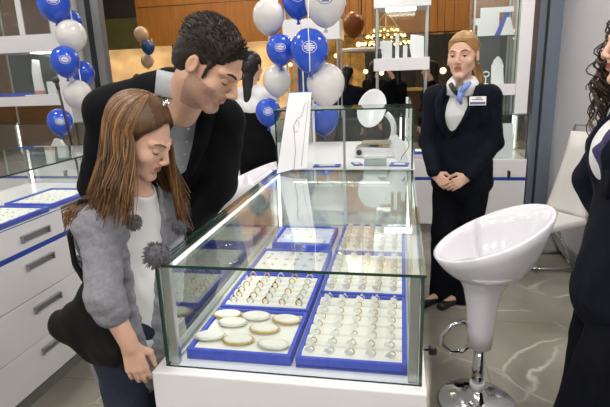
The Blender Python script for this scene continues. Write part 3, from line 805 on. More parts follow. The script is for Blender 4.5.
def hand_ops(S, w, d, n, t, s=1., curl=(.35, .5, .35), spread=.04, thumb=.9):
    """w wrist, d towards the fingers, n the way the palm faces, t towards the thumb"""
    w = A(*w); d = unit(d); n = unit(np.array(n)-d*(np.array(n)@d)); t0 = np.cross(d, n); t = t0 if t0@np.array(t) > 0 else -t0
    P = lambda a, b, c: w+(d*a+t*b+n*c)*s
    S.cap(P(-.03, 0, 0), P(.01, 0, 0), .024*s, .024*s, .01, flat=(n, .72))
    kn = [(.088, .028), (.092, .009), (.088, -.010), (.080, -.027)]
    for a, b in kn: S.cap(P(.012, b*.55, 0), P(a, b, 0), .0145*s, .0105*s, .009*s)
    for (a, b), L, r in zip(kn, (.070, .078, .072, .056), (.0088, .0090, .0086, .0076)):
        q = P(a, b, 0); ang = 0; f = (b/.028)*spread
        for seg, c, i in zip((.46, .30, .24), curl, range(3)):
            ang += c; v = unit((d*math.cos(f)+t*math.sin(f))*math.cos(ang)+n*math.sin(ang))
            q2 = q+v*L*seg*s; S.cap(q, q2, (r-.0007*i)*s, (r-.0007*(i+1))*s, .003*s); q = q2
    q = P(.018, .024, .004); q2 = q+(d*.7+t*.65+n*.25)*.042*s; q3 = q2+(d*.95+t*.10*thumb+n*.25)*.032*s; q4 = q3+(d*.98+n*.30)*.026*s
    S.cap(P(.005, .01, 0), q2, .014*s, .0115*s, .008*s); S.cap(q2, q3, .0112*s, .0098*s, .004*s); S.cap(q3, q4, .0098*s, .0080*s, .003*s)

def torso(S, pel, wai, che, nkb, shR, shL, sp, scd, d, inf=0., k=.03):
    """d: half sizes (pelvis w,d),(waist w,d),(chest w,d),(shoulder w,d)"""
    g = lambda q: (q[0]+inf, q[1]+inf)
    mid = (A(*shR)+A(*shL))/2
    S.loft(pel, wai, g(d[0]), g(d[1]), sp, k); S.loft(wai, che, g(d[1]), g(d[2]), scd, k); S.loft(che, mid, g(d[2]), g(d[3]), scd, k)
    S.cap(shR, shL, .055+inf, .055+inf, k); S.cap(mid, nkb, .062+inf, .052+inf, k)
def limb(S, a, b, c, ra, rb, rc, k=.015): S.cap(a, b, ra, rb, k); S.cap(b, c, rb, rc, k)
def strands(mb, paths, r0, r1, n=4):
    for i, (pts, mi) in enumerate(paths):
        mb.mi = mi; k = len(pts); mb.tube([V(p) for p in pts], [r0+(r1-r0)*(j/(k-1))**1.5 for j in range(k)], n)
        for q in range(1): pass
def shoe(name, toe, heel, side_h, root, m='black', w=.045):
    S = SDF(.006); toe = A(*toe); heel = A(*heel)
    S.cap(heel+A(0, 0, .035), toe+A(0, 0, .028), .034, .030, .01); S.cap(toe*.8+heel*.2+A(0, 0, .03), toe*.9+heel*.1+A(0, 0, .03), .04, .038, .02, flat=((0, 0, 1), .7))
    S.cap(heel+A(0, 0, .06), heel+A(0, 0, .03), .034, .034, .01)
    return sobj(name, S, m, root, floor=.002)
def cap_hair(H, S, grow=.010, front=(0, .16, -.02), fr=(.14, .13, .13), nape=-.06, k=.008):
    S.ell(H.p(0, -.022, .040), A(.077+grow*.6, .098+grow, .085+grow)*H.s, H.R, .01)
    S.ell(H.p(0, -.055, -.01), A(.068+grow*.4, .060+grow, .075)*H.s, H.R, .02)
    S.ell(H.p(*front), A(*fr)*H.s, H.R, k*H.s, True)
    S.ell(H.p(0, .03, nape-.10), A(.15, .2, .10)*H.s, H.R, k*H.s, True)
    for q in (-1, 1): S.ell(H.p(q*.088, .0, -.018), A(.022, .032, .040)*H.s, H.R, .006, True)
rh = random.Random(11)
def collar(parent, c, up, fwd, r, h, gap, m, name='collar', flare=.018, t=.004, drop=0.0):
    Fm = frame(fwd, up); c = A(*c); P = []
    for rr, z in ((r, h*.2), (r+.001, h), (r+.006, h+.006), (r+flare*.6, h*.6), (r+flare, drop)):
        P.append([V(c+Fm @ A(math.sin(a)*rr, math.cos(a)*rr*1.05, z-(.02*max(0, math.cos(a))))) for a in [gap+(2*PI-2*gap)*j/28 for j in range(29)]])
    return obj(name, MB().sheet(P, t), m, parent)

# ------------------------------------------------------------------ the girl
H = Head((-.712, 1.272, 1.338), (.86, -.10, -.48), .89)
gp, gw, gc, gn = (-.845, 1.30, .70), (-.838, 1.31, .86), (-.815, 1.31, 1.03), (-.762, 1.30, 1.165)
gR, gL = (-.838, 1.205, 1.105), (-.742, 1.415, 1.10); sd = (.46, .89, 0)
eR, wR = (-.785, 1.110, .925), (-.738, 1.122, .775); eL, wL = (-.775, 1.475, .90), (-.770, 1.44, .74)
gd = ((.125, .092), (.105, .080), (.118, .085), (.105, .062))
S = SDF(.0042); head_ops(S, H, True)
S.cap(gn, H.p(0, -.025, -.07), .042, .043, .02)
torso(S, gp, gw, gc, gn, gR, gL, sd, sd, gd, -.012)
limb(S, gR, eR, wR, .040, .033, .023); limb(S, gL, eL, wL, .040, .033, .023)
hand_ops(S, wR, (.16, .0, -.95), (-.4, .85, -.1), (.85, .35, .1), .86, (.25, .4, .3), .02, .2)
hand_ops(S, wL, (.0, -.15, -.9), (-.4, -.6, 0), (.7, -.6, 0), .86)
hip = [(-.855, 1.235, .69), (-.825, 1.37, .69)]; kne = [(-.825, 1.205, .39), (-.815, 1.38, .39)]; ank = [(-.855, 1.22, .075), (-.845, 1.40, .075)]
for a, b, c in zip(hip, kne, ank): limb(S, a, b, c, .066, .046, .034)
def lips(H, slot=1, hw=.020):
    def f(P):
        q = H.loc(P); r = np.zeros(len(P))
        r[(np.abs(q[:, 0]) < hw) & (np.abs(q[:, 2]+.0615) < .0100*(1-.55*(q[:, 0]/hw)**2)) & (q[:, 1] > .072)] = slot
        return r
    return f
girl = sobj('person', S, ['skin', 'lip'], None, lips(H))
tag(girl, 'girl with long light brown hair in grey cardigan looking down into the showcase', 'person')
eyes(H, girl, 'down', 'brow', 'skin', .026)
S = SDF(.006); torso(S, gp, gw, gc, gn, gR, gL, sd, sd, gd, .004); S.cap(gn, H.p(0, -.03, -.10), .047, .046, .008, sub=True)
S.ell(A(*gn)+A(.045, -.025, .035), (.040, .040, .032), None, .01, True)
S.noise(.0016, (60, 50, 40)); sobj('shirt', S, 'white_shirt', girl)
S = SDF(.006)
torso(S, A(*gp)+A(0, 0, -.02), gw, gc, gn, gR, gL, sd, sd, gd, .017)
S.loft(gw, A(*gp)+A(-.0, 0, -.10), (.118, .095), (.130, .105), sd, .03)
limb(S, gR, eR, A(*eR)*.72+A(*wR)*.28, .054, .049, .046, .025); limb(S, gL, eL, A(*eL)*.2+A(*wL)*.8, .062, .052, .042, .025)
fw = unit((.89, -.46, 0))
for a, b, ra, rb in ((A(*gn)+fw*.06+A(0, 0, .02), A(*gc)+fw*.115, .050, .062), (A(*gc)+fw*.115, A(*gw)+fw*.120, .062, .045), (A(*gw)+fw*.120, A(*gp)+fw*.15+A(0, 0, -.15), .045, .040)):
    S.cap(a, b, ra, rb, .012, sub=True)
S.cap(gn, H.p(0, -.03, -.10), .060, .055, .01, sub=True)
S.noise(.0024, (75, 55, 120)); card = sobj('cardigan', S, 'knit', girl)
for i, (c, r) in enumerate((((-.930, 1.235, .972), .028), ((-.705, 1.165, 1.125), .022), ((-.660, 1.185, 1.025), .038), ((-.655, 1.33, 1.06), .022))):
    rp = random.Random(i); mb = MB().ball(c, r*.86, 14)
    for k in range(170):
        d = V((rp.gauss(0, 1), rp.gauss(0, 1), rp.gauss(0, 1))).normalized(); mb.tube([V(c)+d*r*.7, V(c)+d*r*1.0, V(c)+d*r*rp.uniform(1.08, 1.2)+V((0, 0, -.002))], [.0022, .0018, .0004], 3)
    obj('pompom', mb, 'fur', card)
for pts in (((-.905, 1.23, 1.16), (-.932, 1.215, 1.10), (-.936, 1.225, 1.03), (-.930, 1.235, .985)),):
    obj('cord', MB().tube(pts, .005, 6), 'knit', card)
S = SDF(.007); S.loft(A(*gp)+A(0.01, 0, .05), A(*gp)+A(.01, 0, -.05), (.110, .084), (.116, .088), sd, .02)
for a, b, c in zip(hip, kne, ank): limb(S, a, b, c, .078, .058, .048, .02)
S.noise(.002, (50, 50, 60)); sobj('jeans', S, 'jeans', girl)
for c in ank: shoe('shoe', (c[0]+.09, c[1]-.08, 0), (c[0]-.02, c[1]+.01, 0), 0, girl)
# hair: cap plus long hanging strands
S = SDF(.0045); cap_hair(H, S, .006, (0, .168, -.012), (.17, .15, .137), -.04)
hm = ['hair_g1', 'hair_g2', 'hair_g3', 'hair_g4']
hair = sobj('hair', S, 'hair_g1', girl)
paths = []
for i in range(1300):
    side = rh.choice((-1, 1)); ph = rh.uniform(1.22, PI) if i > 110 else rh.uniform(.90, 1.25)
    if i <= 110: side = -1    # azimuth from the face
    az = side*ph; st = rh.uniform(.10, .55); pts = []; lay = rh.uniform(.0, .007)
    rx, ry, rz = .083+lay, .106+lay, .094+lay
    for t in [st+(1.62-st)*j/7 for j in range(8)]:
        q = A(rx*math.sin(t)*math.sin(az), -.024+ry*math.sin(t)*math.cos(az), .040+rz*math.cos(t)); pts.append(H.p(*q))
    p = pts[-1]; Lh = rh.uniform(.20, .34) if (ph > 2.0 or side < 0) else rh.uniform(.15, .25)
    out = unit((H.R @ A(math.sin(az), math.cos(az), 0))*A(1, 1, 0)); wob = rh.uniform(-1, 1); cen = A(-.83, 1.31)
    for j in range(1, 9):
        t = j/8; q = p+A(0, 0, -1)*Lh*t+out*((.010*math.sin(t*1.7)+.060*t*t)*(1 if ph > 1.2 else .3))+A(.006*math.sin(4*t+wob*3), .006*math.cos(3*t+wob*5), 0)
        if q[2] < 1.16:                                      # rest on the shoulders and chest
            e = q[:2]-cen; ax = A(.46, .89); bx = A(.89, -.46); uu, vv = e@ax, e@bx; k0 = math.hypot(uu/.165, vv/.118)
            if k0 < 1.02: e = e*(1.02/max(k0, .3)); q[:2] = cen+e
        pts.append(q)
    paths.append((pts, rh.choice((0, 1, 1, 2, 3, 0)) if abs(math.sin(ph*9)) > .35 else rh.choice((1, 2, 2))))
for i in range(620):                                         # swept back from the forehead to the clip
    az = rh.uniform(-1.45, 1.45); pts = []; h0 = .90+.62*abs(az)**1.6
    for j in range(8):
        t = j/7; th = h0*(1-t)+.05; a2 = az*(1+.25*t); l = .0005+.008*math.sin(PI*min(1, t*.9+.04))**.8
        pts.append(H.p((.0815+l)*math.sin(th)*math.sin(a2), -.022+(.1045+l)*math.sin(th)*math.cos(a2)-.02*t, .040+(.0918+l)*math.cos(th)))
    paths.append((pts, rh.choice((0, 1, 3, 0))))
mb = MB(); strands(mb, paths, .0027, .0009, 4); lh = obj('hair_strands', mb, hm, hair)
cl = MB(); q = H.p(-.012, .030, .138); cl.ball(q, (.013, .010, .006), 10)
for k in range(6): cl.ball(H.p(-.03+.010*k, .022+.004*k, .1395), .0042, 8)
obj('hair_clip', cl, 'chrome', hair)

# handbag hanging at her side
S = SDF(.006); a, b, c = (-.850, 1.150, .93), (-.985, 1.165, .80), (-.800, 1.135, .745)
S.cap(a, b, .020, .024, .05); S.cap(b, c, .026, .030, .05); S.cap(a, c, .020, .028, .05); S.cap((-.985, 1.165, .79), (-.865, 1.145, .725), .024, .026, .02); S.cap((-.865, 1.145, .725), (-.80, 1.135, .75), .026, .024, .02); S.ell((-.87, 1.145, .81), (.075, .030, .070), None, .04)
S.noise(.004, (70, 40, 25)); bag = sobj('handbag', S, 'bag'); tag(bag, 'slouchy dark brown handbag hanging at the girl\'s side', 'handbag')
obj('strap', MB().tube([(-.845, 1.145, .91), (-.90, 1.16, 1.0), (-.905, 1.165, 1.08), (-.865, 1.18, 1.178), (-.83, 1.22, 1.17)], .008, 8), 'bag', bag)

# ------------------------------------------------------------------ the man bending forward
H = Head((-.552, 1.43, 1.533), (.75, -.12, -.64), 1.02)
mp, mw, mc, mn = (-1.03, 1.96, .90), (-.97, 1.86, 1.06), (-.875, 1.72, 1.24), (-.745, 1.57, 1.452)
mR, mL = (-1.0, 1.60, 1.395), (-.642, 1.72, 1.345); sd = (.86, .5, 0)
eR, wR = (-1.115, 1.64, 1.12), (-1.08, 1.70, .87); eL, wL = (-.685, 1.78, 1.10), (-.865, 1.72, .86)
md = ((.165, .125), (.150, .115), (.175, .125), (.150, .085))
S = SDF(.0044); head_ops(S, H)
S.cap(A(*mn)+A(.05, -.04, .0), H.p(0, -.022, -.06), .054, .056, .02); S.cap(A(*mn)+A(.05, -.05, -.06), H.p(0, -.005, -.075), .050, .050, .03)
torso(S, mp, mw, mc, mn, mR, mL, sd, sd, md, -.015)
limb(S, mR, eR, wR, .052, .043, .030); limb(S, mL, eL, wL, .052, .043, .030)
hand_ops(S, wR, (.05, .1, -.9), (.6, .3, 0), (.3, -.8, 0), 1.); hand_ops(S, wL, (-.1, -.1, -.9), (-.6, .2, 0), (0, -.9, 0), 1.)
hip = [(-1.12, 1.91, .86), (-.94, 2.01, .86)]; kne = [(-1.13, 1.90, .47), (-.93, 2.0, .47)]; ank = [(-1.16, 1.97, .09), (-.95, 2.08, .09)]
for a, b, c in zip(hip, kne, ank): limb(S, a, b, c, .085, .058, .042)
lp = lips(H)
def manmat(P):
    r = lp(P); q = H.loc(P); st = (r == 0) & (q[:, 1] > -.012) & (q[:, 2] < -.030-.6*np.maximum(0, .06-q[:, 1])*0) & (q[:, 2] > -.14) & ~((q[:, 2] > -.045) & (q[:, 1] > .088)) & ~((q[:, 2] > -.046) & (q[:, 1] > .03) & (np.abs(q[:, 0]) < .05))
    r[st] = 2; return r
man = sobj('person', S, ['skin_man', 'lip', 'stubble'], None, manmat)
tag(man, 'dark-haired man in black coat and grey shirt bending over the showcase', 'person')
eyes(H, man, 'down', 'hair_dark', 'skin_man', .026)
S = SDF(.0065); torso(S, mp, mw, mc, mn, mR, mL, sd, sd, md, .002); nu = unit(A(*H.p(0, 0, -.08))-A(*mn))
S.cap(A(-.700, 1.525, 1.46), A(-.660, 1.50, 1.56), .058, .064, .006, sub=True); S.cap(A(-.665, 1.50, 1.43), A(-.69, 1.53, 1.33), .042, .016, .01, sub=True)
S.noise(.002, (45, 40, 35)); shirt = sobj('shirt', S, 'grey_shirt', man)
collar(shirt, A(-.700, 1.525, 1.455), (.30, -.15, 1), (.75, -.65, .1), .060, .060, .45, 'grey_shirt', flare=.018, drop=-.012)
bt = MB()
for k in range(4): bt.ball(A(-.727, 1.622, 1.325)+A(-.0145, .0065, -.045)*k, .005, 8)
obj('button', bt, 'white_plastic', shirt)['kind'] = 'stuff'
S = SDF(.0065); torso(S, mp, mw, mc, A(*mn)+A(-.02, .02, -.01), mR, mL, sd, sd, md, .022); S.cap(A(-.785, 1.62, 1.475), mR, .062, .078, .04); S.cap(A(-.735, 1.64, 1.455), mL, .055, .075, .04)
S.loft(mw, A(*mp)+A(-.01, .02, -.30), (.180, .145), (.225, .185), sd, .03)
limb(S, mR, eR, wR, .082, .068, .054, .025); limb(S, mL, eL, wL, .082, .066, .052, .025)
fw = unit((.5, -.86, -.1))
for a, b, ra, rb in ((A(-.695, 1.585, 1.44), A(-.735, 1.610, 1.31), .072, .056), (A(-.735, 1.61, 1.31), A(-.757, 1.618, 1.23), .056, .045), (A(-.757, 1.618, 1.23), A(-.785, 1.625, 1.12), .045, .024), (A(-.700, 1.525, 1.47), A(-.665, 1.50, 1.58), .080, .085)):
    S.cap(a, b, ra, rb, .01, sub=True)
S.noise(.0035, (35, 30, 28)); jk = sobj('coat', S, 'coat', man)
for q, pts in ((0, [(-.785, 1.60, 1.47), (-.795, 1.62, 1.37), (-.80, 1.63, 1.27), (-.80, 1.64, 1.16)]), (1, [(-.650, 1.585, 1.45), (-.680, 1.595, 1.36), (-.708, 1.600, 1.27), (-.750, 1.612, 1.16)])):
    P_ = []
    for i, p in enumerate(pts):
        w = (.03, .055, .05, .02)[i]; p = A(*p); o_ = A(-.86, -.5, 0)*(1 if q == 0 else -1)
        P_.append([V(p), V(p+o_*w*.5+A(0, -.012, 0)), V(p+o_*w+A(0, .008, 0))])
    obj('lapel', MB().sheet(P_, .008), 'coat', jk)
S = SDF(.008); S.loft(A(*mp)+A(0, 0, .05), A(*mp)+A(0, 0, -.06), (.155, .118), (.165, .125), sd, .02)
for a, b, c in zip(hip, kne, ank): limb(S, a, b, c, .098, .075, .065, .02)
sobj('trousers', S, 'trouser', man)
for c in ank: shoe('shoe', (c[0]+.08, c[1]-.16, 0), (c[0]-.01, c[1]+.03, 0), 0, man)
S = SDF(.0042); cap_hair(H, S, .002, (0, .165, -.02), (.14, .13, .13), -.045)
for q in (-1, 1): S.cap(H.p(q*.070, .032, .02), H.p(q*.068, .030, -.022), .007*H.s, .004*H.s, .008)
S.noise(.0012, (220, 200, 240)); hair = sobj('hair', S, 'hair_dark', man)
paths = []
for i in range(1500):
    az = rh.uniform(-PI, PI); th = math.acos(rh.uniform(-.25, 1)); n_ = A(math.sin(th)*math.sin(az), math.sin(th)*math.cos(az), math.cos(th))
    q = A(0, -.022, .040)+n_*A(.078, .099, .086)
    f = (q-A(0, .165, -.02))/A(.141, .131, .131)
    if f@f < 1 or q[2] < -.02 or (abs(q[0]) > .06 and abs(q[1]) < .035 and q[2] < .02): continue
    d = unit(A(n_[0]*.2, -.7 if q[1] < .04 else -.15, .25-.8*max(0, -q[1]*8)*.3)+n_*.35); L_ = rh.uniform(.010, .017) if q[2] > .05 else rh.uniform(.006, .010)
    if q[1] > .05: d = unit(n_*.5+A(rh.uniform(-.4, .4), .1, .5)); L_ = rh.uniform(.010, .020)
    e = unit(d-n_*(d@n_)*.5)
    paths.append(([H.p(*(q-n_*.004)), H.p(*(q+d*L_*.5)), H.p(*(q+d*L_*.5+e*L_*.5))], rh.choice((0, 0, 0, 1))))
mb = MB(); strands(mb, paths, .0022, .0006, 3); obj('hair_strands', mb, ['hair_dark', 'hair_dark2'], hair)

# ------------------------------------------------------------------ the blonde saleswoman
H = Head((.350, 3.125, 1.575), (-.36, -.92, -.06), 1.08)
bp, bw, bc, bn = (.385, 3.20, .93), (.375, 3.20, 1.08), (.362, 3.185, 1.25), (.360, 3.17, 1.405)
bR, bL = (.205, 3.17, 1.335), (.520, 3.19, 1.335); sd = (.985, .17, 0)
bR, bL = (.205, 3.20, 1.335), (.515, 3.15, 1.335); sd = (.985, -.16, 0)
eR, wR = (.172, 3.20, 1.06), (.205, 3.045, .885); eL, wL = (.555, 3.15, 1.06), (.395, 3.01, .875)
bd_ = ((.165, .115), (.125, .095), (.150, .112), (.140, .072))
S = SDF(.0042); head_ops(S, H, True); S.cap(bn, H.p(0, -.025, -.07), .047, .047, .02)
torso(S, bp, bw, bc, bn, bR, bL, sd, sd, bd_, -.012)
limb(S, bR, eR, wR, .044, .037, .025); limb(S, bL, eL, wL, .044, .037, .025)
hand_ops(S, wR, (.62, -.22, -.55), (.25, .85, -.3), (.5, -.2, .7), .92, (.45, .6, .4)); hand_ops(S, wL, (-.70, -.12, -.42), (-.25, .9, -.3), (-.3, -.2, .8), .92, (.3, .4, .3))
hip = [(.30, 3.20, .90), (.47, 3.18, .90)]; kne = [(.285, 3.17, .48), (.445, 3.17, .48)]; ank = [(.29, 3.20, .085), (.425, 3.24, .085)]
ank = [(.285, 3.16, .085), (.40, 3.15, .085)]
for a, b, c in zip(hip, kne, ank): limb(S, a, b, c, .080, .055, .036)
for c in ank: S.cap(A(*c)+A(0, .01, -.04), A(*c)+A(-.10, -.10, -.055), .030, .022, .02)
blonde = sobj('person', S, ['skin', 'redlip'], None, lips(H), floor=.004)
tag(blonde, 'blonde woman in navy suit with name badge standing with clasped hands', 'person')
eyes(H, blonde, 'open', 'hair_b3', 'skin', .027)
S = SDF(.0065); torso(S, bp, bw, bc, bn, bR, bL, sd, sd, bd_, .002); S.cap(bn, H.p(0, -.02, -.06), .050, .050, .006, sub=True)
S.noise(.0015, (60, 40, 45)); sh_ = sobj('shirt', S, 'white_shirt', blonde)
collar(sh_, A(*bn)+A(0, -.005, -.01), (0, -.12, 1), (-.3, -1, 0), .058, .055, .25, 'white_shirt', flare=.048, drop=-.030)
S = SDF(.0065); torso(S, bp, bw, bc, bn, bR, bL, sd, sd, bd_, .017)
S.loft(bw, A(*bp)+A(0, 0, -.12), (.142, .115), (.190, .140), sd, .03)
limb(S, bR, eR, A(*eR)*.08+A(*wR)*.92, .066, .056, .043, .02); limb(S, bL, eL, A(*eL)*.08+A(*wL)*.92, .066, .056, .043, .02)
fx = A(-.03, -.13, 0)
for a, b, ra, rb in ((A(.340, 3.06, 1.43), A(.315, 3.055, 1.30), .078, .070), (A(.315, 3.055, 1.30), A(.280, 3.085, 1.10), .070, .028), (A(*bn), H.p(0, -.02, -.08), .068, .072)): S.cap(a, b, ra, rb, .008, sub=True)
S.noise(.0022, (40, 35, 38)); jk = sobj('jacket', S, 'navy', blonde)
for pts, sg in (([(.262, 3.095, 1.40), (.243, 3.085, 1.31), (.246, 3.085, 1.20), (.270, 3.095, 1.09)], -1), ([(.425, 3.075, 1.40), (.395, 3.042, 1.31), (.345, 3.045, 1.20), (.288, 3.075, 1.09)], 1)):
    P_ = []
    for i, p in enumerate(pts):
        w = (.02, .05, .035, .01)[i]; p = A(*p); P_.append([V(p), V(p+A(sg*w*.5, -.008, .004)), V(p+A(sg*w, .012, 0))])
    obj('lapel', MB().sheet(P_, .006), 'navy', jk)
mb = MB(); R_ = Matrix.Rotation(-.14, 3, 'Z') @ Matrix.Rotation(-.14, 3, 'X')
c = V((.432, 3.026, 1.318))
mb.box(c.x-.046, c.x+.046, c.y-.002, c.y+.002, c.z-.025, c.z+.025, R=R_); mb.mi = 1
for z0, z1, x0, x1 in ((-.021, -.006, -.042, .042),): mb.add([c+R_ @ V(q) for q in ((x0, -.0026, z0), (x1, -.0026, z0), (x1, -.0026, z1), (x0, -.0026, z1))], [(0, 1, 2, 3)])
for z0, x0, x1 in ((.004, -.03, .03), (.013, -.012, .020)): mb.add([c+R_ @ V(q) for q in ((x0, -.0026, z0), (x1, -.0026, z0), (x1, -.0026, z0+.005), (x0, -.0026, z0+.005))], [(0, 1, 2, 3)])
obj('name_badge', mb, ['tag', 'badge_blue'], jk)
# scarf tied at the neck: striped band and pale blue knot
mb = MB(); mb.tube([(.283, 3.075, 1.415), (.298, 3.048, 1.385), (.325, 3.035, 1.355)], .014, 8); obj('neck_scarf', mb, 'black', blonde)
sk = MB().ball((.338, 3.03, 1.362), (.020, .014, .030), 14, Matrix.Rotation(.6, 3, 'Y')); sk.tube([(.338, 3.025, 1.37), (.362, 3.028, 1.400), (.392, 3.06, 1.42)], [.012, .020, .008], 8); sk.tube([(.338, 3.025, 1.36), (.328, 3.03, 1.335), (.345, 3.035, 1.30)], [.010, .018, .006], 8)
obj('scarf_knot', sk, 'paleblue', blonde)
S = SDF(.007); S.loft(A(*bp)+A(0, 0, .06), A(*bp)+A(0, 0, -.08), (.155, .112), (.172, .120), sd, .02)
for a, b, c in zip(hip, kne, ank): limb(S, a, b, A(*c)+A(0, .01, -.045), .095, .078, .078, .02)
S.noise(.003, (35, 35, 22)); sobj('trousers', S, 'trouser', blonde)
for c in ank:
    S = SDF(.005); t_ = A(c[0]-.125, c[1]-.13, 0); h_ = A(c[0]+.005, c[1]+.02, 0)
    S.cap(h_+A(0, 0, .028), t_+A(0, 0, .024), .033, .030, .012, flat=((0, 0, 1), .85)); S.cap(h_+A(0, 0, .05), h_+A(0, 0, .02), .034, .034, .01)
    S.ell(h_*.62+t_*.38+A(0, 0, .062), (.045, .045, .030), None, .006, True); sobj('shoe', S, 'black', blonde, floor=.001)
S = SDF(.0042); cap_hair(H, S, .004, (0, .16, -.02), (.14, .13, .13), -.045)
S.ell(H.p(0, -.105, .01), A(.035, .035, .04)*H.s, H.R, .02); hair = sobj('hair', S, 'hair_b1', blonde)
paths = []
for i in range(800):
    az = rh.uniform(-1.9, 1.9); pts = []; rb_ = rh.uniform(-.06, .05)
    for j in range(9):
        t = j/8; a0 = az; th0 = 1.10 if abs(az) < .8 else 1.10+.35*(abs(az)-.8)
        th0 *= 1+rb_; l = .001
        q0 = A(math.sin(th0)*math.sin(a0)*(.080+l), -.022+(.100+l)*math.sin(th0)*math.cos(a0), .040+(.087+l)*math.cos(th0))
        e = A(0, -.122, .0); m_ = q0*(1-t)+e*t; n_ = (m_-A(0, -.022, .04))/A(.082, .106, .093); n_ /= max(np.linalg.norm(n_), .2)
        q = A(0, -.022, .04)+n_*A(.082, .106, .093)*(.975+.03*min(1, t*4)); w = min(1, t*1.1)**3; q = q*(1-w*.35)+e*w*.35; pts.append(H.p(*q))
    paths.append((pts, rh.choice((0, 1, 2, 0))))
for i in range(140):
    o_ = A(rh.gauss(0, .014), rh.gauss(0, .010), 0); pts = []
    for j in range(9):
        t = j/8; b0 = A(*H.p(.010, -.115, .0))+A(.0, 0, .0)
        q = b0+A(.060*math.sin(t*2.2)+.015*t, -.01*t, -.23*t)+o_*(.5+1.6*t*(1.15-t))+A(.006*math.sin(7*t+i), 0, 0); pts.append(q)
    paths.append((pts, rh.choice((0, 1, 1, 2))))
mb = MB(); strands(mb, paths, .0026, .0012, 4); obj('hair_strands', mb, ['hair_b1', 'hair_b2', 'hair_b3'], hair)
for q in (1,): obj('earring', MB().ball(H.p(q*.083, -.008, -.045), .006, 8), 'gold', blonde); obj('earring', MB().ball(H.p(-q*.083, -.008, -.045), .006, 8), 'gold', blonde)

# ------------------------------------------------------------------ the curly-haired woman at the right edge
H = Head((.690, 1.775, 1.555), (-.985, -.12, -.03), 1.06)
rp, rw_, rc, rn = (.755, 1.79, .90), (.74, 1.79, 1.06), (.715, 1.785, 1.22), (.735, 1.79, 1.385)
rR, rL = (.755, 1.955, 1.315), (.715, 1.625, 1.315); sd = (-.10, -.99, 0)
eL, wL = (.720, 1.575, 1.05), (.60, 1.66, .90); eR, wR = (.77, 1.99, 1.05), (.65, 1.93, .88)
eL, wL = (.735, 1.56, 1.05), (.735, 1.60, .80); eR, wR = (.655, 1.985, 1.08), (.72, 1.90, .90)
rd = ((.170, .115), (.130, .095), (.152, .118), (.140, .075))
S = SDF(.0046); head_ops(S, H, True); S.cap(rn, H.p(0, -.025, -.07), .047, .047, .02)
torso(S, rp, rw_, rc, rn, rR, rL, sd, sd, rd, -.012)
limb(S, rR, eR, wR, .045, .038, .026); limb(S, rL, eL, wL, .045, .038, .026)
hand_ops(S, wL, (-.1, .05, -.95), (.1, .9, 0), (-.9, .1, 0), .95); hand_ops(S, wR, (-.1, 0, -.95), (.1, -.9, 0), (-.9, 0, 0), .95)
hip = [(.76, 1.88, .87), (.755, 1.70, .87)]; kne = [(.70, 1.87, .48), (.66, 1.69, .48)]; ank = [(.70, 1.90, .085), (.575, 1.68, .085)]
for a, b, c in zip(hip, kne, ank): limb(S, a, b, c, .085, .058, .038)
rw = sobj('person', S, ['skin', 'redlip'], None, lips(H)); tag(rw, 'woman with dark curly hair and navy suit in profile at the right edge', 'person')
eyes(H, rw, 'open', 'hair_dark', 'skin', .027)
S = SDF(.007); torso(S, rp, rw_, rc, rn, rR, rL, sd, sd, rd, .004); S.ell((.635, 1.78, 1.19), (.05, .10, .085), None, .03); S.cap(rn, H.p(0, -.02, -.06), .050, .050, .006, sub=True)
S.noise(.002, (50, 40, 45)); sh_ = sobj('shirt', S, 'white_shirt', rw)
collar(sh_, A(*rn)+A(-.005, 0, -.01), (-.1, 0, 1), (-1, 0, 0), .060, .06, .3, 'white_shirt', flare=.04, drop=-.03)
S = SDF(.007); torso(S, rp, rw_, rc, rn, rR, rL, sd, sd, rd, .018); S.ell((.660, 1.78, 1.16), (.06, .12, .08), None, .04)
S.loft(rw_, A(*rp)+A(-.02, 0, -.20), (.148, .118), (.205, .165), sd, .03); S.cap(A(.66, 1.71, .86), A(.585, 1.70, .70), .04, .012, .03)
limb(S, rR, eR, A(*wR), .068, .058, .045, .02); limb(S, rL, eL, A(*wL), .068, .058, .045, .02)
for a, b, ra, rb in ((A(.66, 1.76, 1.40), A(.575, 1.755, 1.27), .060, .055), (A(.575, 1.755, 1.27), A(.575, 1.755, 1.10), .050, .030), (A(*rn), H.p(0, -.02, -.08), .070, .075)): S.cap(a, b, ra, rb, .01, sub=True)
S.noise(.0025, (38, 35, 35)); jk = sobj('jacket', S, 'navy', rw)
P_ = [[V((.665, 1.67, 1.395)), V((.66, 1.645, 1.39))], [V((.615, 1.690, 1.30)), V((.635, 1.645, 1.28))], [V((.600, 1.700, 1.20)), V((.620, 1.650, 1.17))], [V((.600, 1.715, 1.08)), V((.61, 1.69, 1.07))]]
obj('lapel', MB().sheet(P_, .008), 'navy', jk)
S = SDF(.007); S.cap((.665, 1.70, 1.37), (.615, 1.715, 1.22), .030, .040, .02, flat=((-.5, -.8, 0), .5)); S.cap((.615, 1.715, 1.22), (.612, 1.72, 1.15), .036, .024, .02, flat=((-.5, -.8, 0), .5)); S.noise(.003, (60, 60, 60)); sobj('scarf', S, 'purple', rw)
S = SDF(.008); S.loft(A(*rp)+A(0, 0, .06), A(*rp)+A(0, 0, -.08), (.160, .115), (.178, .125), sd, .02)
for a, b, c in zip(hip, kne, ank): limb(S, a, b, A(*c)+A(0, .0, -.05), .105, .090, .105, .02)
S.noise(.003, (30, 30, 20)); sobj('trousers', S, 'trouser', rw)
for c in ank: shoe('shoe', (c[0]-.15, c[1]-.01, 0), (c[0]+.03, c[1], 0), 0, rw)
S = SDF(.005); cap_hair(H, S, .010, (0, .16, -.02), (.14, .13, .13), -.10); S.cap(H.p(0, -.07, -.02), H.p(.02, -.08, -.16), .07, .055, .03); hair = sobj('hair', S, 'hair_c1', rw)
paths = []
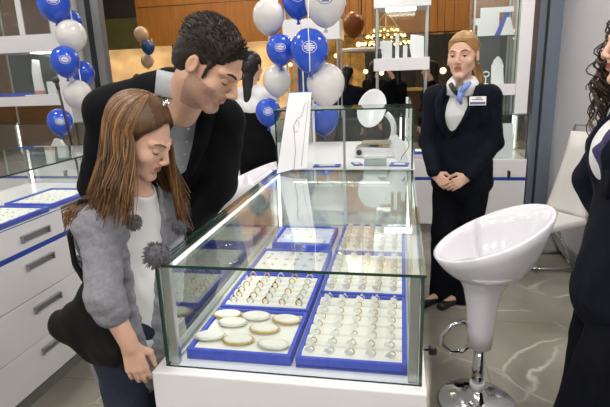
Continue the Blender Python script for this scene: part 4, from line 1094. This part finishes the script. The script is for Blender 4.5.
for i in range(760):
    side = 1 if rh.random() < .6 else -1; ph = rh.uniform(1.0, PI) if side > 0 else rh.uniform(1.6, PI); fo = rh.uniform(.0, .035) if ph < 2.3 and side > 0 else 0; az = side*ph; st = rh.uniform(.05, .9); pts = []; f0 = rh.uniform(0, 6); fr_ = rh.uniform(2.2, 3.4); L_ = rh.uniform(.12, .34); Rr = rh.uniform(.009, .016); lay = rh.uniform(.004, .030)
    base = []
    for t in [st+(1.6-st)*j/5 for j in range(6)]: base.append(H.p((.083+lay)*math.sin(t)*math.sin(az), -.024+(.104+lay)*math.sin(t)*math.cos(az), .040+(.093+lay*.6)*math.cos(t)))
    p = base[-1]; out = unit((H.R @ A(math.sin(az), math.cos(az), 0))*A(1, 1, 0))
    for j in range(1, 8): base.append(p+A(0, 0, -1)*L_*j/7+out*(.045 if side < 0 else .018)*math.sin(j/7*2.0)+A(-1, -.1, 0)*fo*math.sin(j/7*2.2))
    base = np.array(base); N_ = 34
    for j in range(N_):
        x = j/(N_-1)*(len(base)-1); k = min(int(x), len(base)-2); q = base[k]+(base[k+1]-base[k])*(x-k); a = f0+j*.95; amp = Rr*min(1, j/6)
        pts.append(q+A(math.cos(a)*amp, math.sin(a)*amp, math.sin(a+1)*amp*.3))
    paths.append((pts, rh.choice((0, 0, 1, 2))))
mb = MB(); strands(mb, paths, .0038, .0020, 3); obj('hair_strands', mb, ['hair_c1', 'hair_dark', 'hair_c2'], hair)

rw.location.x += .045
# ------------------------------------------------------------------ people farther back
def stand(x, y, fwd, h, top, legs, hairm, label, long=.0, lift=0, group=None, hi=1.0):
    f = unit((fwd[0], fwd[1], 0)); s = h/1.72; l = np.cross((0, 0, 1), f); P = lambda a, b, z: A(x, y, 0)+l*a*s+f*b*s+A(0, 0, z*s)
    H = Head(P(0, .02, 1.60), (f[0], f[1], -.08), s)
    d = [(q[0]*s, q[1]*s) for q in ((.165, .115), (.135, .10), (.16, .115), (.15, .075))]
    pts = dict(pel=P(0, 0, .93), wai=P(0, .01, 1.08), che=P(0, 0, 1.25), nkb=P(0, -.01, 1.42), shR=P(-.165, 0, 1.36), shL=P(.165, 0, 1.36))
    S = SDF(.0075*s); head_ops(S, H, True); S.cap(pts['nkb'], H.p(0, -.025, -.07), .048*s, .048*s, .02); torso(S, **pts, sp=l, scd=l, d=d, inf=-.012)
    arm = {}
    for q in (-1, 1):
        e, w = P(q*.215, -.01, 1.08), P(q*.20, .08, .86); arm[q] = (P(q*.165, 0, 1.36), e, w); limb(S, *arm[q], .044*s, .036*s, .026*s); hand_ops(S, w, (0, 0, -1), -l*q, f, s*.95)
        limb(S, P(q*.09, 0, .90), P(q*.085, .02, .48), P(q*.08, 0, .08), .08*s, .055*s, .038*s)
    o = sobj('person', S, ['skin', 'lip'], None, lips(H)); tag(o, label, 'person', group)
    eyes(H, o)
    S = SDF(.010); torso(S, **pts, sp=l, scd=l, d=d, inf=.014)
    for q in (-1, 1): limb(S, *arm[q], .062*s, .052*s, .042*s)
    S.cap(pts['nkb'], H.p(0, 0, -.08), .055*s, .055*s, .01, sub=True); S.noise(.003, (40, 40, 40)); sobj('top', S, top, o)
    S = SDF(.010); S.loft(P(0, .012, hi), P(0, 0, 1.0), (.205*s, .155*s), (.185*s, .14*s), l, .02); S.loft(P(0, 0, 1.0), P(0, 0, .84), (.20*s, .15*s), (.20*s, .15*s), l, .02)
    for q in (-1, 1): limb(S, P(q*.09, 0, .90), P(q*.085, .02, .48), P(q*.08, 0, .05), .10*s, .078*s, .07*s)
    sobj('trousers', S, legs, o)
    for q in (-1, 1): a, b = P(q*.085, .15, 0), P(q*.08, -.03, 0); shoe('shoe', a, b, 0, o)
    S = SDF(.006); cap_hair(H, S, .010, nape=-.05-long)
    if long: S.cap(H.p(0, -.075, 0), H.p(0, -.085, -.12-long), .055*s, .035*s, .03)
    S.noise(.0016, (150, 150, 60)); sobj('hair', S, hairm, o); return o
stand(-1.245, 4.15, (.25, .97), 1.70, 'white_shirt', 'coat', 'hair_black', 'dark-haired woman in white blouse and black trousers behind the man', .16, hi=1.17)
stand(-.72, 6.9, (.3, 1), 1.60, 'navy', 'trouser', 'hair_black', 'dark-haired passer-by in navy top beyond the white balloons', .12)
stand(-.10, 7.3, (-.6, .6), 1.66, 'coat', 'trouser', 'hair_black', 'passer-by in black standing beyond the central glass box', .1)
stand(.38, 7.0, (-1, .2), 1.62, 'coat', 'trouser', 'hair_dark', 'passer-by in black just left of the blonde woman', .05)
stand(-.45, 8.6, (.5, .9), 1.68, 'coat', 'jeans', 'hair_black', 'farther passer-by in black between the two glass boxes', .1)
# ================================================================== balloons
def balloon(c, r, m, label, group, lean=(0, 0), logo=True, parent=None):
    c = V(c); r *= 1.14; t = thing('balloon', (c.x, c.y, c.z-r*1.5), label, 'balloon', group)
    R = Matrix.Rotation(lean[0], 3, 'X') @ Matrix.Rotation(lean[1], 3, 'Y')
    def rad(u):                                   # u 0 top .. 1 bottom
        th = u*PI; z = math.cos(th); return math.sin(th)*(1-.0*z), z*1.08 if z > 0 else z*1.32
    prof = []
    for i in range(25):
        th = PI*i/24; z = math.cos(th); rr = math.sin(th)
        if z < 0: rr *= 1-.16*(-z)**2
        prof.append((max(rr, 0)*r, (z*1.04 if z > 0 else z*1.22)*r))
    prof[0] = (0, prof[0][1]); prof[-1] = (.012*r/.14, prof[-1][1])
    obj('skin', MB().lathe(prof, 32, c, R), m, t)
    k = MB().lathe([(0, 0), (.012, -.004), (.008, -.012), (.018, -.028), (0, -.026)], 12, c+R @ V((0, 0, -1.215*r)), R); obj('knot', k, m, t)
    if logo:
        lb = MB()
        to = (V((0, 0, 1.49))-c); to.z = 0; to.normalize(); si = V((0, 0, 1)).cross(to)*-1
        def sp(a, b):                             # point just above the skin, a sideways, b up (units of r)
            h = math.sqrt(max(0, 1-a*a-(b/(1.04 if b > 0 else 1.22))**2)); w = (1-.16*(b/1.22)**2) if b < 0 else 1
            return c+R @ ((si*a*w+to*h*w*1.006+V((0, 0, b)))*r*1.004)
        def patch(a0, a1, b0, b1, n=4):
            for i in range(n):
                x0, x1 = a0+(a1-a0)*i/n, a0+(a1-a0)*(i+1)/n
                lb.add([sp(x0, b0), sp(x1, b0), sp(x1, b1), sp(x0, b1)], [(0, 1, 2, 3)])
        for b, w in ((.20, .16), (.10, .27), (.0, .27), (-.10, .17)): patch(-w, w, b-.028, b+.028)
        n = 28
        for i in range(n):
            a, b = 2*PI*i/n, 2*PI*(i+.8)/n
            lb.add([sp(math.cos(q)*.34*k_, .05+math.sin(q)*.27*k_) for q, k_ in ((a, 1), (b, 1), (b, 1.1), (a, 1.1))], [(0, 1, 2, 3)])
        obj('logo', lb, 'tag' if m != 'bal_white' else 'stripe', t)
    return t
gl_, gc_ = 'balloons of the left column', 'balloons of the middle column'
balloon((-3.085, 4.25, 2.21), .125, 'bal_blue', 'topmost blue balloon of the left column, cut by the frame', gl_)
balloon((-2.955, 4.25, 1.925), .115, 'bal_white', 'upper white balloon of the left column under the topmost blue one', gl_, logo=False)
balloon((-2.985, 4.15, 1.70), .110, 'bal_blue', 'blue balloon between the two white balloons of the left column', gl_)
balloon((-2.995, 4.28, 1.40), .112, 'bal_white', 'lower white balloon of the left column beside the microphone', gl_, logo=False)
balloon((-3.095, 4.1, 1.165), .098, 'bal_blue', 'lowest blue balloon of the left column above the counter glass', gl_)
balloon((-3.06, 4.5, 1.60), .095, 'bal_blue', 'dark blue balloon half hidden behind the left column by the post', gl_, logo=False)
balloon((-3.16, 4.56, 2.08), .095, 'bal_blue', 'blue balloon half hidden behind the topmost blue balloon at left', gl_, logo=False)
balloon((-.935, 3.62, 1.915), .098, 'bal_white', 'white balloon at the upper left of the middle column', gc_, logo=False)
balloon((-.515, 3.55, 1.975), .122, 'bal_white', 'large white balloon cut by the top edge in the middle', gc_)
balloon((-.855, 3.6, 1.685), .088, 'bal_blue', 'smaller blue balloon of the pair above the necklace board', gc_)
balloon((-.625, 3.5, 1.67), .116, 'bal_blue', 'larger blue balloon of the pair above the necklace board', gc_)
balloon((-.91, 3.68, 1.47), .092, 'bal_white', 'white balloon at the left, below the smaller blue balloon', gc_, logo=False)
balloon((-.535, 3.62, 1.435), .120, 'bal_white', 'large white balloon beside the top of the necklace board', gc_, logo=False)
balloon((-.975, 3.62, 1.245), .083, 'bal_blue', 'blue balloon low beside the blouse of the woman behind the man', gc_)
balloon((-.60, 3.90, 1.17), .105, 'bal_blue', 'blue balloon seen through the rear glass case', gc_, logo=False)
balloon((-.735, 3.7, 2.02), .10, 'bal_blue', 'blue balloon at the top edge between the white balloons', gc_)
balloon((-4.80, 9., 2.36), .115, 'bal_beige', 'far beige balloon in front of the green shop fascia', 'far balloons', logo=False)
balloon((-4.66, 8.95, 2.12), .105, 'bal_teal', 'far dark blue balloon below the beige one', 'far balloons', logo=False)
balloon((-4.76, 9.05, 1.88), .105, 'bal_beige', 'far beige balloon below the dark blue one', 'far balloons', logo=False)
balloon((-3.9, 6.2, 2.95), .17, 'bal_white', 'white balloon cut by the top edge beside the grey post', 'far balloons', logo=False)
balloon((-.82, 9.0, 2.33), .17, 'bal_reflection', 'dull brown balloon standing in for a balloon reflection before the orange wood wall', 'far balloons', logo=False)  # solid brown balloon imitates the reflection of a balloon
def stick(x, y, z0, z1, label): 
    mb = MB().tube([(x, y, z0), (x, y, z1)], .006, 8); mb.lathe([(0, .002), (.14, .002), (.14, .012), (.02, .03), (0, .03)], 24, (x, y, 0)); return tag(obj('balloon_stand', mb, 'white'), label, 'stand', 'balloon stands')
stick(-4.75, 9.3, .012, 2.3, 'far white pole carrying the beige and dark blue balloons'); stick(-3.03, 4.4, .012, 2.2, 'thin white pole carrying the left balloon column'); stick(-.745, 3.85, .012, 2.1, 'thin white pole carrying the middle balloon column')
rb = MB().tube([(-.60, 3.37, 1.98), (-.605, 3.365, 1.80), (-.602, 3.37, 1.62), (-.605, 3.38, 1.52)], .0035, 6); tag(obj('ribbon', rb, 'tag'), 'thin white ribbon hanging down over the larger blue balloon', 'ribbon')

# microphone stand
ms = thing('microphone_stand', (-2.60, 3.6, 0), 'black microphone on a thin stand beside the left balloons', 'microphone stand')
obj('pole', MB().tube([(-2.60, 3.6, .02), (-2.625, 3.6, .86), (-2.655, 3.6, 1.13), (-2.685, 3.6, 1.46)], .010, 10), 'black', ms)
obj('joint', MB().lathe([(0, 0), (.018, .003), (.018, .05), (0, .053)], 12, (-2.634, 3.6, .92)), 'black', ms)
obj('base', MB().lathe([(0, .002), (.13, .002), (.13, .012), (.03, .022), (0, .022)], 28, (-2.60, 3.6, 0)), 'black', ms)
mk = obj('microphone', MB().tube([(-2.685, 3.6, 1.455), (-2.693, 3.6, 1.50)], [.012, .017], 12), 'black', ms)
obj('grille', MB().ball((-2.697, 3.598, 1.53), .029, 14), 'dgrey', mk)

# ================================================================== things in the towers and counters
def item(name, mb, m, label, cat, group=None): return tag(obj(name, mb, m), label, cat, group)
g5 = 'white display pieces in the central tower'
item('display_block', B(-.20, -.09, 4.85, 4.93, 1.6205, 1.78, .003), 'white', 'wide white block at the left in the central glass box', 'display stand', g5)
item('display_block', B(-.06, -.025, 4.83, 4.88, 1.6205, 1.83, .002), 'white', 'tall narrow white block in the central glass box', 'display stand', g5)
item('display_block', B(.01, .05, 4.80, 4.84, 1.6205, 1.73, .002), 'white', 'short narrow white block in the middle of the central glass box', 'display stand', g5)
mb = MB().prism([(0, 0), (.11, 0), (.11, .19), (-.01, .21), (-.02, .10)], (.09, 4.86, 1.6205), (1, .1, 0), (0, .25, 1), (0, .01, 0)); item('necklace_bust', mb, 'white', 'white leaning necklace panel at the right in the central glass box', 'display stand', g5)
item('vase', MB().lathe([(0, 0), (.018, .002), (.024, .03), (.012, .06), (.018, .085), (.0, .086)], 14, (-.200, 4.79, 1.6205)), 'black', 'small black ornament at the left corner of the central glass box', 'ornament')
g6 = 'white display pieces in the right tower'
mb = MB().prism([(0, 0), (.18, 0), (.18, .20), (.30, .20), (.30, .245), (.02, .245), (.02, .16), (-.05, .16), (-.05, .10), (0, .10)], (.66, 4.85, 1.774), (1, 0, 0), (0, .1, 1), (0, .012, 0)); item('display_stand', mb, 'white', 'white stepped panel on the upper shelf of the right tower', 'display stand', g6)
item('display_stand', MB().prism([(0, 0), (.05, 0), (.13, .19), (.08, .19)], (.80, 4.82, 1.774), (1, 0, 0), (0, .1, 1), (0, .008, 0)), 'stripe', 'slanted blue panel on the upper shelf of the right tower', 'display stand', g6)
item('display_stand', MB().prism([(0, 0), (.12, 0), (.08, .15), (.05, .15)], (.845, 4.80, 1.774), (1, 0, 0), (0, .1, 1), (0, .008, 0)), 'white', 'small white wedge on the upper shelf of the right tower', 'display stand', g6)
mb = MB().prism([(0, 0), (.11, 0), (.10, .17), (.0, .17)], (.80, 4.85, 1.3605), (1, 0, 0), (0, .2, 1), (0, .01, 0)); item('display_stand', mb, 'paper', 'white leaning card low in the right tower', 'display stand', g6)
mb = MB().lathe([(0, 0), (.03, 0), (.03, .006), (.006, .012), (.006, .07), (0, .07)], 14, (.745, 4.80, 1.361)); mb.tube([(.745+.026*math.cos(a), 4.80, 1.45+.022*math.sin(a)) for a in [i*PI/8 for i in range(16)]], .007, 8, True); item('ring_stand', mb, 'white', 'white ring shaped stand beside the blonde woman\'s hair', 'display stand', g6)
mb = MB().lathe([(0, 0), (.045, .0), (.05, .01), (.018, .03), (.03, .09), (.07, .15), (.045, .21), (.012, .24), (0, .245)], 20, (.86, 4.92, 1.5305-.17), sx=.8, sy=.5); item('necklace_bust', mb, 'acrylic', 'frosted bust standing below the shelf of the right tower', 'display stand', g6)
def flatcard(x, z, w, h, m, lab, grp, y=4.72, tilt=.2, zo=.001):
    return item('display_card', MB().prism([(0, 0), (w, 0), (w, h), (0, h)], (x, y, z+zo), (1, 0, 0), (0, tilt, 1), (0, .008, 0)), m, lab, 'display stand', grp)
flatcard(.70, .711, .30, .30, 'acrylic', 'large frosted panel in the counter behind the blonde woman', 'panels in the back counters')
flatcard(.20, .711, .22, .22, 'paper', 'white panel in the back counter left of the blonde woman', 'panels in the back counters')
g7 = 'white display pieces in the left tower'
mb = MB().prism([(0, 0), (.10, 0), (.07, .16), (.06, .37), (.01, .38), (-.01, .25)], (-3.90, 4.86, 1.386), (1, 0, 0), (0, .06, 1), (0, .05, 0)); item('necklace_bust', mb, 'white', 'tall white jewellery stand in the left glass tower', 'display stand', g7)
item('display_block', B(-3.73, -3.63, 4.82, 4.90, 1.3855, 1.53, .003), 'white', 'white block with pink print in the left glass tower', 'display stand', g7)
item('display_block', B(-3.86, -3.76, 4.78, 4.83, 1.3855, 1.44, .003), 'pink', 'low pink and white block in the left glass tower', 'display stand', g7)
item('display_tray', B(-4.28, -3.98, 4.76, 4.98, 1.386, 1.42, .006), 'blue', 'blue velvet tray at the left in the left glass tower', 'jewellery tray', g7)
item('display_tray', B(-3.96, -3.54, 4.75, 4.77, 1.386, 1.40, .003), 'paper', 'long white strip along the front of the left glass tower', 'display stand', g7)
mb = MB().prism([(0, 0), (.24, 0), (.25, .06), (.16, .20), (.10, .22), (.05, .14), (0, .11)], (-3.78, 4.74, .7115), (1, 0, 0), (0, .1, 1), (0, .05, 0)); item('necklace_bust', mb, 'white', 'white rounded bust in the counter below the left tower', 'display stand', 'busts in the back counters')
rs = random.Random(5)
for k, (xa, xb, nm) in enumerate(((-1.05, -.03, 'behind the middle balloons'), (-3.2, -2.3, 'left of the man'), (-4.3, -3.85, 'below the left tower'), (.10, .95, 'behind the blonde woman'))):
    for i in range(3):
        x = xa+(xb-xa)*(i+.5)/3; hw = min(.11, (xb-xa)/6-.008); mb = B(x-hw, x+hw, 4.92, 5.10, .711, .735, .004); mb.mi = 1; mb.box(x-hw+.012, x+hw-.012, 4.932, 5.088, .7352, .738)
        item('jewellery_tray', mb, ['blue', 'pad'], '%s blue tray in the back counter %s' % (('left', 'middle', 'right')[i], nm), 'jewellery tray', 'trays in the back counters')

# ================================================================== the mall beyond
def bulb(x, y, z, r, m, lab, grp):
    t = thing('pendant_lamp', (x, y, z-r), lab, 'lamp', grp)
    obj('bulb', MB().ball((x, y, z), r, 10), m, t); obj('cord', MB().tube([(x, y, z+r), (x, y, 5.199)], .006, 6), 'dframe', t)
cd = thing('chandelier', (-.28, 9.4, 1.95), 'golden chandelier of many small bulbs seen through the central glass box', 'chandelier')
cx_, cy_, cz_ = -.28, 9.4, 2.05
fr = MB()
for r_, z_ in ((.44, 0), (.34, .12), (.21, .22)): fr.tube([(cx_+r_*math.cos(a), cy_+r_*math.sin(a), cz_+z_) for a in [2*PI*i/36 for i in range(36)]], .018, 6, True)
fr.tube([(cx_, cy_, cz_+.2), (cx_, cy_, 5.2)], .015, 6)
for a in [i*PI/2 for i in range(4)]: fr.tube([(cx_+.44*math.cos(a), cy_+.44*math.sin(a), cz_), (cx_+.21*math.cos(a), cy_+.21*math.sin(a), cz_+.22), (cx_, cy_, cz_+.5)], .010, 6)
obj('frame', fr, 'gold', cd)
for r_, z_, n_ in ((.44, -.04, 22), (.34, .08, 16), (.21, .18, 10)):
    for i in range(n_): a = 2*PI*(i+.3)/n_; obj('bulb', MB().ball((cx_+r_*math.cos(a), cy_+r_*math.sin(a), cz_+z_), .022, 8), 'bulb', cd)
rl = thing('ring_lamp', (-.80, 10.5, 1.9), 'white oval ring lamp canopy beyond the balloons', 'lamp')
obj('shade', MB().lathe([(.30, 0), (.36, .02), (.36, .08), (.30, .06), (.30, 0)], 32, (-.80, 10.5, 1.92), sx=1.2), 'white', rl)
obj('diffuser', MB().lathe([(.0, .0), (.29, .0), (.29, .01), (0, .01)], 28, (-.80, 10.5, 1.93), sx=1.2), 'cool', rl)
obj('stem', MB().tube([(-.80, 10.5, 1.94), (-.80, 10.5, 5.2)], .012, 6), 'dframe', rl)
i = 0
for x, z, r_ in ((-1.6, 1.95, .05), (-1.35, 2.05, .05), (-1.05, 2.2, .06), (-.7, 2.22, .05), (-2.2, 2.0, .05), (-2.5, 2.15, .05), (.9, 1.5, .07), (1.1, 1.6, .05), (.75, 1.25, .06), (-.9, 1.55, .06), (-.5, 1.5, .06), (-1.3, 1.4, .06), (-.2, 1.3, .05), (-2.9, 1.8, .05)):
    i += 1; bulb(x, 11.3+.05*i if x > .5 else 12.6+.05*i, z, r_, 'bulb', 'small warm lamp in the shops across the mall', 'small warm lamps across the mall')
# dark shop islands in the mall (lower part of the view)
kb = thing('kiosk', (-.4, 11.5, 0), 'dark mall kiosk with lit glass top across the corridor', 'kiosk')
obj('body', B(-1.9, 1.1, 11.2, 12.0, 0, 1.1), 'wood_d', kb); obj('counter_top', B(-1.95, 1.15, 11.15, 12.05, 1.1, 1.15), 'gold', kb)
kc = thing('kiosk', (1.3, 12.5, 0), 'tall dark kiosk behind the blonde woman', 'kiosk')
obj('body', B(.35, 2.3, 12.1, 13.2, 0, 2.3), 'mall_dark', kc); obj('shelf_front', B(.6, 1.2, 12.05, 12.09, 1.0, 1.15), 'glow2', kc)
pl = thing('potted_plant', (-7.0, 12.5, 0), 'far red flowering plant in front of the lit cream shop window', 'plant')
obj('pot', MB().lathe([(0, 0), (.2, 0), (.28, .5), (.25, .5), (0, .48)], 16, (-7.0, 12.5, 0)), 'dgrey', pl)
mb = MB()
for k in range(60):
    a, t = rs.uniform(0, 6.28), rs.uniform(.3, 1); p = V((-7.0+.35*t*math.cos(a), 12.5+.35*t*math.sin(a), .6+1.1*rs.random())); mb.ball(p, (.07, .07, .04), 6)
mb.tube([(-7.0, 12.5, .45), (-7.0, 12.5, 1.3)], .05, 6); obj('flowers', mb, mat('red_leaves', '7a2a1c', .7), pl)

# ================================================================== ceiling lamps, light, camera
def area(name, loc, sx, sy, e, col=(1, 1, 1), rot=(0, 0, 0)):
    l = bpy.data.lights.new(name, 'AREA'); l.shape = 'RECTANGLE'; l.size = sx; l.size_y = sy; l.energy = e; l.color = col
    o = bpy.data.objects.new(name, l); C.objects.link(o); o.location = loc; o.rotation_euler = rot; return o
k = 0
for x in (-3.6, -1.9, -.3, .95):
    for y in (-1.6, .3, 1.9, 3.6):
        t = thing('ceiling_lamp', (x, y, 3.0), 'square white ceiling lamp panel set in the shop ceiling', 'lamp', 'shop ceiling lamps')
        obj('housing', B(x-.16, x+.16, y-.16, y+.16, 3.02, 3.049), 'white', t); obj('diffuser', B(x-.13, x+.13, y-.13, y+.13, 3.012, 3.0195), 'cool', t)
        area('ceiling_and_fill_light', (x, y, 3.0), .26, .26, 30 if y < -1 else 11.5, (1, .97, .93), (.45, 0, 0) if y < -1 else (0, 0, 0))  # row behind the camera is boosted and tilted as added frontal fill
area('showcase_light', ((X0+X1)/2-.0, Y1-.10, ZT-.03), .5, .02, .4, (1, .98, .95), (-.7, 0, 0))
area('showcase_light', (X0+.04, 1.85, ZT-.035), .02, 1.2, 1.1, (1, .98, .95), (0, .55, 0))
area('counter_light', (-2.25, 1.7, 1.08), .02, 1.4, 2.0, (1, .98, .95), (0, .6, 0))
for x in (-3.9, -2.8, -1.6, -.5, .55): area('counter_light', (x, 5.12, 1.05), .8, .02, 1.6, (1, .97, .9), (.3, 0, 0))
for x in (-3.9, 0, .8): area('tower_light', (x, 4.88, 1.815 if x < -1 else (2.03 if x < .5 else 2.28)), .25, .2, .7, (1, .96, .9))
for x, y, e in ((-7, 9, 130), (-5, 11, 130), (-3, 9, 90), (-1.5, 11.5, 130), (.5, 9, 90), (2, 11, 90), (-4, 6.5, 50)):
    l = bpy.data.lights.new('mall_light', 'POINT'); l.energy = e; l.color = (1, .88, .70); l.shadow_soft_size = .12
    o = bpy.data.objects.new('mall_light', l); C.objects.link(o); o.location = (x, y, 4.9)
w = bpy.data.worlds.new('World'); sc.world = w; w.use_nodes = True
w.node_tree.nodes['Background'].inputs[0].default_value = (1, .97, .94, 1); w.node_tree.nodes['Background'].inputs[1].default_value = .2
cam = bpy.data.cameras.new('Camera'); co = bpy.data.objects.new('Camera', cam); C.objects.link(co)
cam.sensor_width = 36; cam.lens = 493/610*36; cam.clip_start = .02
yaw, pitch, roll = .1962, .2526, -.0362
f = V((-math.sin(yaw)*math.cos(pitch), math.cos(yaw)*math.cos(pitch), -math.sin(pitch))); r0 = V((math.cos(yaw), math.sin(yaw), 0)); u0 = r0.cross(f)
r = r0*math.cos(roll)+u0*math.sin(roll); u = u0*math.cos(roll)-r0*math.sin(roll)
co.matrix_world = Matrix(((r.x, u.x, -f.x, 0), (r.y, u.y, -f.y, 0), (r.z, u.z, -f.z, 1.49), (0, 0, 0, 1)))
sc.camera = co
sc.view_settings.view_transform = 'Standard'; sc.view_settings.look = 'None'; sc.view_settings.gamma = 1; sc.view_settings.exposure = 0
sc.view_settings.use_curve_mapping = False
sc.cycles.max_bounces = 12; sc.cycles.transparent_max_bounces = 32
